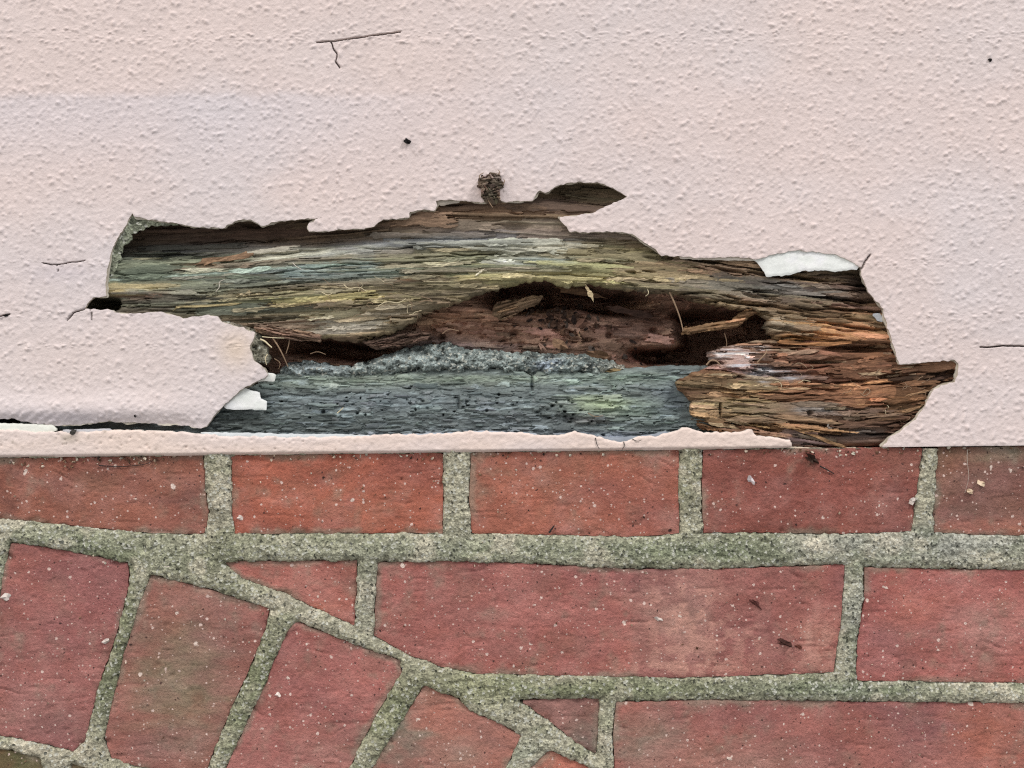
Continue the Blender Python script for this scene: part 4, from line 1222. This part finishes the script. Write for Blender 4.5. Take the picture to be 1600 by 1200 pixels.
r = np.random.default_rng(77)
n_s = 0
for k, boxes, n in (('u', [(420, 440, 760, 520), (1040, 405, 1380, 530), (600, 380, 1040, 445), (180, 400, 420, 485)], 110), ('r', [(1080, 545, 1470, 685)], 80)):
    for q in range(n):
        b = boxes[q % len(boxes)] if k == 'r' or q % 4 != 3 else boxes[3]
        x = r.uniform(b[0], b[2]); y = r.uniform(b[1], b[3])
        xs, ys, H, Cc = KEEP[k]
        Lk = r.uniform(14, 70) * (1 if r.random() < .8 else 1.6); s = float((grain_slope if k == 'u' else slope_r)(x, y)) + r.normal(0, .05)
        p = [(x - Lk / 2, y - s * Lk / 2), (x, y + r.normal(0, .8)), (x + Lk / 2, y + s * Lk / 2)]
        if k == 'r' and (x > 1290 and y > 655):
            continue
        if not all(pip(np.array([[pp[0]]]), np.array([[pp[1]]]), U_POLY if k == 'u' else R_POLY)[0, 0] for pp in p):
            continue
        hh = [sample(k, *pp)[0] for pp in p]
        hm = max(hh[1], np.median(hh))
        lift = r.uniform(.1, 1.3)
        up = r.choice([0, 2])
        hs = [min(h, hm + .5) + .25 for h in hh]; hs[1] = hm + .3; hs[up] = hm + lift
        hs = [min(h, -.4) for h in hs]
        c = sample(k, x, y)[1] * math.exp(r.normal(.12, .3))
        if r.random() < .14:
            c = c * .5 + lin((180, 164, 132)) * .5
        splinter('wood_splinter', p, r.uniform(2.5, 7.5), hs, c, M_WOOD, timber, 100 + n_s)
        n_s += 1

# the ones the picture shows one by one
fibre_piece([(394, 507), (420, 507), (450, 514), (480, 517), (499, 523), (497, 533), (470, 532), (430, 527), (398, 519)], -2.6, (134, 110, 92), 3, .16, 4.0)
fibre_piece([(1068, 521), (1070, 510), (1090, 508), (1120, 502), (1146, 499), (1158, 490), (1166, 482), (1184, 478), (1206, 480), (1202, 488), (1180, 491), (1168, 500), (1158, 510), (1130, 514), (1100, 518), (1080, 522)], -4.5, (122, 96, 70), 4, -.14)
fibre_piece([(772, 472), (790, 467), (815, 463), (838, 457), (850, 460), (843, 471), (820, 480), (800, 490), (782, 498), (768, 488)], -12.0, (126, 104, 82), 6, -.3, 3.0)
fibre_piece([(560, 532), (600, 527), (640, 516), (672, 520), (664, 530), (620, 541), (580, 545)], -9.0, (104, 84, 72), 8, -.2, 4.0)
splinter('wood_splinter', [(916, 446), (921, 455), (926, 466)], 6, [-3, -1.6, -1.0], lin((180, 162, 128)), M_WOOD, timber, 3, .5)
splinter('wood_splinter', [(960, 478), (995, 486), (1030, 492)], 9, [-13, -13, -14], lin((64, 46, 38)), M_CAV, timber, 5, 1.0)
splinter('wood_splinter', [(870, 448), (905, 452), (945, 462)], 8, [-9, -9, -11], lin((86, 64, 46)), M_CAV, timber, 6, 1.0)
splinter('wood_splinter', [(1380, 628), (1420, 618), (1455, 610)], 4, [-2.2, -1.8, -1.5], lin((150, 118, 88)), M_WOOD, timber, 9, .5)
splinter('wood_splinter', [(1390, 650), (1420, 642), (1444, 634)], 5, [-2.6, -2, -1.6], lin((146, 114, 84)), M_WOOD, timber, 10, .5)
splinter('wood_splinter', [(1216, 533), (1260, 537), (1300, 537), (1335, 534)], 6, [-2.6, -2.2, -2.2, -2.8], lin((156, 112, 76)), M_WOOD, timber, 12, 1.0, 12)
splinter('wood_splinter', [(1240, 668), (1270, 678), (1300, 692), (1320, 698)], 5, [-3, -2.6, -2.6, -3], lin((146, 114, 82)), M_WOOD, timber, 13, .8, 12)
splinter('wood_splinter', [(272, 482), (276, 479), (330, 477), (372, 474)], 3, [-2, -1.4, -1.4, -1.8], lin((160, 146, 108)), M_WOOD, timber, 14, .5, 12)
splinter('wood_splinter', [(742, 431), (748, 426), (754, 422)], 2.6, [-1.4, -.8, -.6], lin((226, 216, 190)), M_WOOD, timber, 15, .4)
splinter('wood_splinter', [(310, 410), (330, 405), (360, 403), (394, 395)], 9, [-2.4, -1.4, -1.4, -1.8], lin((140, 112, 88)), M_WOOD, timber, 16, 1.0, 12)


def tube(name, pts, hs, rad, mat, parent, yref=YP, sides=5, extra=None):
    pts = np.asarray(pts, float)
    P = to_world(pts[:, 0], pts[:, 1], yref - np.asarray(hs, float) * .001, (D + yref) / D)
    # smooth the line
    for _ in range(2):
        Q = [P[0]]
        for a, b in zip(P[:-1], P[1:]):
            Q += [a * .75 + b * .25, a * .25 + b * .75]
        Q.append(P[-1]); P = np.array(Q)
    n = len(P); V = []; F = []
    tg = np.gradient(P, axis=0); tg /= np.linalg.norm(tg, axis=1)[:, None] + 1e-9
    for i in range(n):
        a = np.cross(tg[i], (0.13, 1, 0.2)); a /= np.linalg.norm(a) + 1e-9; b = np.cross(tg[i], a)
        rr = rad * S * (1 - .5 * i / n)
        for s in range(sides):
            an = 2 * math.pi * s / sides
            V.append(P[i] + rr * (a * math.cos(an) + b * math.sin(an)))
    for i in range(n - 1):
        for s in range(sides):
            F.append((i * sides + s, i * sides + (s + 1) % sides, (i + 1) * sides + (s + 1) % sides, (i + 1) * sides + s))
    T = [(0, s, s + 1) for s in range(1, sides - 1)] + [((n - 1) * sides, (n - 1) * sides + s + 1, (n - 1) * sides + s) for s in range(1, sides - 1)]
    return obj_from(name, np.array(V), F, mat, parent, tri=T)


M_WEB = mat_plain('pale_fibre', (206, 198, 184), .1, 400)
ROOTS = [([(424, 528), (433, 540), (441, 556), (446, 572)], [-3, -2, -2.5, -5], 1.3, M_HAIR), ([(450, 527), (449, 540), (444, 552)], [-4, -3, -4], 1.0, M_HAIR),
         ([(406, 530), (414, 533), (420, 539), (425, 543)], [-1, -.2, 0, .2], 1.6, M_PALE), ([(417, 553), (413, 560), (415, 570)], [-1.5, -1, -2], 1.0, M_PALE),
         ([(408, 526), (430, 528), (450, 528)], [-2, -1.2, -2], .8, M_PALE), ([(1048, 455), (1054, 468), (1060, 482), (1066, 498), (1070, 516)], [-4, -4, -4.5, -5, -5], 1.6, M_HAIR),
         ([(1012, 448), (1015, 458), (1010, 462)], [-3, -2, -3], .8, M_PALE), ([(1136, 520), (1141, 532), (1141, 541)], [-6, -8, -9], 1.0, M_HAIR),
         ([(1185, 566), (1194, 556), (1200, 548), (1196, 546)], [-2, -.8, -1, -2], 1.2, M_HAIR), ([(1106, 570), (1112, 562), (1122, 564), (1128, 572)], [-3, -2, -2, -3], 1.6, M_HAIR),
         ([(1350, 615), (1356, 606), (1362, 612), (1352, 620), (1344, 612)], [-1.5, -.6, -.8, -1, -2], .9, M_HAIR), ([(1240, 570), (1252, 566), (1262, 574)], [-2, -1, -2], .9, M_HAIR),
         ([(536, 444), (545, 452), (560, 447), (572, 455)], [-2, -1, -1, -2], .7, M_PALE), ([(500, 455), (512, 462), (520, 456)], [-2, -1, -2], .7, M_PALE), ([(590, 478), (604, 470), (622, 474), (634, 466)], [-2, -1, -1, -2], .7, M_PALE),
         ([(456, 410), (462, 416), (470, 420)], [-1.8, -1, -1], .7, M_WEB), ([(336, 455), (343, 448), (341, 440), (350, 436)], [-1.8, -.8, -.8, -1.5], .7, M_WEB), ([(690, 520), (700, 512), (716, 516)], [-8, -7, -8], .8, M_HAIR),
         ([(930, 684), (932, 694), (936, 701)], [.6, .9, .9], .7, M_DARK), ([(974, 690), (976, 696), (972, 702)], [.6, .9, .9], .7, M_DARK), ([(988, 686), (996, 690), (1002, 687)], [.6, 1, 1], .6, M_DARK),
         ([(480, 552), (492, 548), (504, 553)], [-8, -7, -8], .8, M_HAIR), ([(425, 560), (436, 566), (432, 576)], [-5, -4, -5], .8, M_HAIR), ([(920, 646), (930, 652), (944, 650)], [-5.5, -5, -5.5], .6, M_HAIR), ([(524, 646), (530, 641), (534, 637)], [-5.6, -5, -5], .9, M_PALE)]
for pts, hs, rd, mt in ROOTS:
    tube('rootlet', pts, hs, rd, mt, timber)
r = np.random.default_rng(15)
for _ in range(46):     # loose wiry fibres over the shredded parts
    k = 'r' if r.random() < .55 else 'u'
    x, y = (r.uniform(1200, 1460), r.uniform(570, 655)) if k == 'r' else (r.uniform(470, 700), r.uniform(440, 505))
    a = r.uniform(0, 6.28); p = [(x, y)]
    for _q in range(4):
        a += r.normal(0, .9); p.append((p[-1][0] + 6 * math.cos(a), p[-1][1] + 4 * math.sin(a)))
    tube('rootlet', p, [sample(k, *pp)[0] * .6 - .2 + r.uniform(0, .5) for pp in p], r.uniform(.3, .55), M_HAIR if r.random() < .8 else M_PALE, timber, sides=4)


# ------------------------------------------------------------------ crumbs and leaf scraps lying in the hole
def scrap(pts_n, r, size, cx, cy, h, tilt=1.0, asp=.6, ang=None):
    """crumpled thin scrap: fan of ragged rim points round a middle, with thickness"""
    a0 = r.uniform(0, 6.28) if ang is None else ang
    rim = []
    for i in range(pts_n):
        t = 2 * math.pi * i / pts_n
        q = size * r.uniform(.65, 1.1)
        u, v = q * math.cos(t), q * asp * math.sin(t)
        rim.append((cx + u * math.cos(a0) - v * math.sin(a0), cy + u * math.sin(a0) + v * math.cos(a0), h + r.normal(0, size * .09 * tilt)))
    V = [(cx, cy, h + size * .06)] + rim + [(cx, cy, h + size * .06 - .35)] + [(x, y, z - .3) for x, y, z in rim]
    n = pts_n; T = []; F = []
    for i in range(n):
        j = (i + 1) % n
        T.append((0, 1 + j, 1 + i)); T.append((n + 1, n + 2 + i, n + 2 + j))
        F.append((1 + i, 1 + j, n + 2 + j, n + 2 + i))
    return np.array(V), F, T


r = np.random.default_rng(23)
VV, FF, TT, CCs = [], [], [], []
off = 0
for i in range(150):
    if i < 90:
        x = r.normal(875, 42); y = 492 + (x - 875) * .2 + r.normal(0, 16)
    else:
        x = r.uniform(620, 1080); y = r.uniform(535, 575)
    if not (600 < x < 1100 and 468 < y < 578):
        continue
    hk = max(sample('k', x, y)[0], -40) - 12.0
    v, f, t = scrap(7, r, r.uniform(2, 8), x, y, hk + r.uniform(1, 3.0), 1.9, r.uniform(.3, .8))
    VV.append(v); FF += [[a + off for a in q] for q in f]; TT += [[a + off for a in q] for q in t]
    c = lin(random.choice([(88, 66, 54), (70, 54, 46), (108, 82, 66), (56, 44, 40), (98, 86, 78)]))
    CCs.append(np.tile(c, (len(v), 1))); off += len(v)
VV = np.concatenate(VV)
fr = obj_from('rot_crumbs', to_world(VV[:, 0], VV[:, 1], YP - VV[:, 2] * .001, (D + .008) / D), FF, M_LEAF, timber, np.concatenate(CCs), False, TT)
tag(fr, kind='stuff')


def scrap_thing(name, label, cat, x, y, size, asp, ang, h, c, yref, mat=M_LEAF, seed=0, n=9, tilt=1.0, group=None):
    v, f, t = scrap(n, np.random.default_rng(seed), size, x, y, h, tilt, asp, ang)
    o = obj_from(name, to_world(v[:, 0], v[:, 1], yref - v[:, 2] * .001, (D + yref) / D), f, mat, None, np.tile(lin(c), (len(v), 1)), False, t)
    return tag(o, label, cat, group)


LF = 'dead leaf scraps in the rotten hole'
scrap_thing('leaf_scrap', 'tan pointed leaf scrap lying above the grey mortar crumbs', 'leaf scrap', 877, 537, 16, .6, .5, -10.2, (126, 100, 78), YP, seed=1, group=LF)
scrap_thing('leaf_scrap', 'pinkish brown curled leaf scrap left of the tan pointed one', 'leaf scrap', 848, 542, 11, .4, .9, -9.8, (128, 102, 88), YP, seed=2, group=LF)
scrap_thing('leaf_scrap', 'dark brown leaf scrap just below the black cavity', 'leaf scrap', 912, 503, 13, .6, -.5, -11.0, (94, 68, 56), YP, seed=3, group=LF)
scrap_thing('leaf_scrap', 'brown flat leaf scrap at the right end of the grey crumbs', 'leaf scrap', 936, 553, 18, .35, .15, -9.6, (108, 84, 64), YP, seed=4, group=LF)
scrap_thing('leaf_scrap', 'yellowish brown thin leaf scrap resting on the grey timber top', 'leaf scrap', 960, 579, 14, .25, -.15, -6.0, (130, 112, 80), YP, seed=5, group=LF)

# fibre clump stuck on the upper edge
CL = rough([(747, 280), (752, 274), (760, 276), (767, 271), (776, 273), (781, 272), (785, 284), (788, 291), (781, 297), (783, 315), (770, 318), (756, 314), (750, 306), (752, 297), (745, 292)], 2.4, 2.0, 4, 4.0)
cxs = grid(738, 794, .9); cys = grid(264, 324, .9)


def h_c(X, Y, sd):
    base = 4.2 - 3.0 * np.abs((X - 766) / 21) ** 2 + .8 * fbm(X / 9, Y / 7, 3, 3) - 2.0 * sstep(298, 316, Y)
    C = np.zeros(X.shape + (3,)); C[:] = lin((120, 106, 92))
    C = C * (1 + .4 * fbm(X / 9, Y / 3, 4, 3))[..., None]
    H = base.copy()
    for sl, sd_ in ((-.35, 51), (.5, 52), (-.1, 53), (1.4, 54)):
        H, C = flakes(H, C, base, cxs, cys, 34, (746, 272, 788, 316), (12, 34), (2, 6), (.2, 2.6), .42, sd_, slope=lambda x, y: sl)
    H = grooves(H, cxs, cys, 26, (746, 272, 788, 314), (10, 30), (.6, 1.1), (1, 3), 55, slope=lambda x, y: -.3)
    return H - 2.5 * (1 - np.clip(sd / 5, 0, 1)) ** 2, np.clip(C, .01, .8)


fc = sheet('fibre_clump', [CL], cxs, cys, h_c, None, YP, 4.0, M_WOOD, None, smooth=False)
tag(fc, 'grey brown crumpled clump of wood fibre standing on the upper edge of the hole', 'fibre clump')
for pts in ([(752, 284), (748, 276), (756, 272)], [(776, 276), (782, 271), (779, 268)], [(784, 290), (789, 286), (787, 281)], [(762, 312), (766, 320), (770, 326)]):
    tube('loose_fibre', pts, [2, 3, 3], .9, M_HAIR, fc)

# ------------------------------------------------------------------ small specks and dirt on the wall
scrap_thing('dark_speck', 'black speck on the paint above the middle of the hole', 'dirt speck', 636, 221, 8, .55, .5, .5, (18, 16, 16), YP, seed=6)  # flat black scrap marking a dark spot
scrap_thing('dark_speck', 'tiny black speck on the paint near the upper right corner', 'dirt speck', 1546, 94, 3.4, .9, .5, .6, (22, 18, 18), YP, seed=7)
scrap_thing('dark_speck', 'small black speck on the paint just above the long split', 'dirt speck', 213, 650, 3.2, .6, 1.4, 1.6, (26, 24, 26), YP, seed=8)
scrap_thing('dark_speck', 'black speck on the paint at the left picture edge', 'dirt speck', 10, 493, 5, .35, -.2, .6, (20, 18, 18), YP, seed=9)
scrap_thing('dark_speck', 'dark grey blob of dirt on the peach strip under the split', 'dirt speck', 115, 675, 6, .7, -.6, 1.0, (58, 56, 52), YP, seed=10)

scrap_thing('dead_leaf', 'dark brown folded leaf scrap low on the long brick in the second course', 'dead leaf', 1224, 1004, 16, .42, .35, .9, (62, 38, 32), 0.0, seed=11, tilt=1.4)
scrap_thing('dead_leaf', 'small brown leaf crumb right of the dark folded leaf scrap', 'dead leaf', 1247, 1010, 7, .6, .6, .8, (96, 56, 46), 0.0, seed=12)
scrap_thing('seed_husk', 'dark slender husk lying slantwise above the folded leaf scrap', 'seed husk', 1182, 943, 15, .3, .6, .9, (84, 48, 44), 0.0, seed=13)
scrap_thing('dead_leaf', 'blackish shrivelled leaf hanging on the dark red brick under the hole', 'dead leaf', 1268, 718, 17, .35, .65, 1.2, (60, 44, 36), 0.0, seed=14, tilt=1.8)
scrap_thing('mortar_fleck', 'white fleck of mortar on the left part of the dark red brick', 'mortar fleck', 1173, 750, 9, .6, 1.0, .6, (206, 196, 196), 0.0, M_PRIMER, 15)
scrap_thing('mortar_fleck', 'white fleck on the right edge of the dark red brick', 'mortar fleck', 1424, 783, 8, .6, -.8, .7, (206, 194, 184), 0.0, M_PRIMER, 16)
scrap_thing('mortar_fleck', 'largest white fleck in the pale patch of the long brick', 'mortar fleck', 1028, 967, 8, .5, .3, .5, (206, 194, 184), 0.0, M_PRIMER, 17)
scrap_thing('mortar_fleck', 'whitish chip at the left picture edge on the arch brick', 'mortar fleck', 12, 932, 9, .6, .2, .6, (206, 194, 184), 0.0, M_PRIMER, 18)
scrap_thing('mortar_fleck', 'white chip on the joint beside the leftmost full arch brick', 'mortar fleck', 167, 1001, 7, .6, -.4, 1.0, (206, 194, 184), 0.0, M_PRIMER, 19)
scrap_thing('mortar_fleck', 'white pebble in the joint above the brown stained arch brick', 'mortar fleck', 263, 884, 5, .8, .2, 1.6, (206, 194, 184), 0.0, M_PRIMER, 20)
scrap_thing('mortar_fleck', 'cream chip on the upper left of the middle arch brick', 'mortar fleck', 435, 1085, 5, .8, .2, .5, (230, 214, 204), 0.0, M_PRIMER, 21)
scrap_thing('mortar_fleck', 'white chip at the lower left of the orange brick beside the wide joint', 'mortar fleck', 376, 809, 6, .8, .9, .5, (230, 214, 204), 0.0, M_PRIMER, 22)

# hanging bits of dirt and web under the board, and one crack line
W = 0.0
for nm, lb, ct, pts, hs, rd, mt in (
        ('stalk_or_crack', 'thin dark tube standing in for a crack along the top of the leftmost brick under the board', 'stalk', [(155, 727), (180, 729), (210, 728), (230, 725), (246, 716)], [.5, .6, .5, .6, .5], .8, M_DARK),  # dark tube drawn for a crack in the brickwork
        ('stalk_or_crack', 'dark twig on the bottom edge of the second top brick from the paved joint', 'stalk', [(858, 832), (862, 826), (866, 821)], [.8, 1.2, 1], 1.8, M_DARK),
        ('cobweb_strand', 'cobweb strands hanging under the board on the rightmost brick', 'cobweb', [(1510, 702), (1508, 720), (1512, 745), (1506, 770)], [1, 2, 2, 1], .3, M_WEB),
        ('stalk_or_crack', 'dark stalk trailing from the shrivelled leaf under the hole', 'stalk', [(1280, 728), (1292, 734), (1302, 740)], [1, 1.4, 1], 1.2, M_DARK)):
    tag(tube(nm, pts, hs, rd, mt, None, yref=0.0), lb, ct)
for x, y, sd_, lb in ((1532, 754, 3, 'larger'), (1516, 768, 4, 'smaller')):
    scrap_thing('web_tuft', lb + ' pale tuft of cobweb stuck to the brown rightmost top brick', 'web tuft', x, y, 9 if sd_ == 3 else 7, .6, .4, .7, (214, 190, 160), 0.0, M_PRIMER, 30 + sd_, 8, 1.6)

# rot dust and crumbs fallen onto the joint under the board and over the brick faces
r = np.random.default_rng(91)
VV, FF, TT, CCs = [], [], [], []; off_ = 0
for i in range(330):
    if i < 190:
        x = r.choice([r.uniform(0, 1600), r.normal(1330, 90), r.normal(190, 90), r.normal(700, 200)]); y = board_foot(x) + abs(r.normal(0, 6)) + 1
    else:
        x = r.uniform(0, 1600); y = r.uniform(725, 1200)
    sz = r.uniform(1.0, 3.6) if i < 190 else r.uniform(.9, 2.6)
    v, f, t = scrap(6, r, sz, x, y, r.uniform(.3, 1.2), 2.2, r.uniform(.4, .9))
    VV.append(v); FF += [[a + off_ for a in q] for q in f]; TT += [[a + off_ for a in q] for q in t]
    c = lin([(96, 70, 54), (150, 132, 112), (60, 48, 42), (206, 190, 170), (128, 100, 78), (180, 172, 156)][r.integers(0, 6)])
    CCs.append(np.tile(c, (len(v), 1))); off_ += len(v)
VV = np.concatenate(VV)
dust = obj_from('rot_dust', to_world(VV[:, 0], VV[:, 1], -VV[:, 2] * .001, 1.0), FF, M_LEAF, None, np.concatenate(CCs), False, TT)
tag(dust, kind='stuff')
dust['label'] = 'scattered crumbs of rot and mortar on the brick faces and under the board'
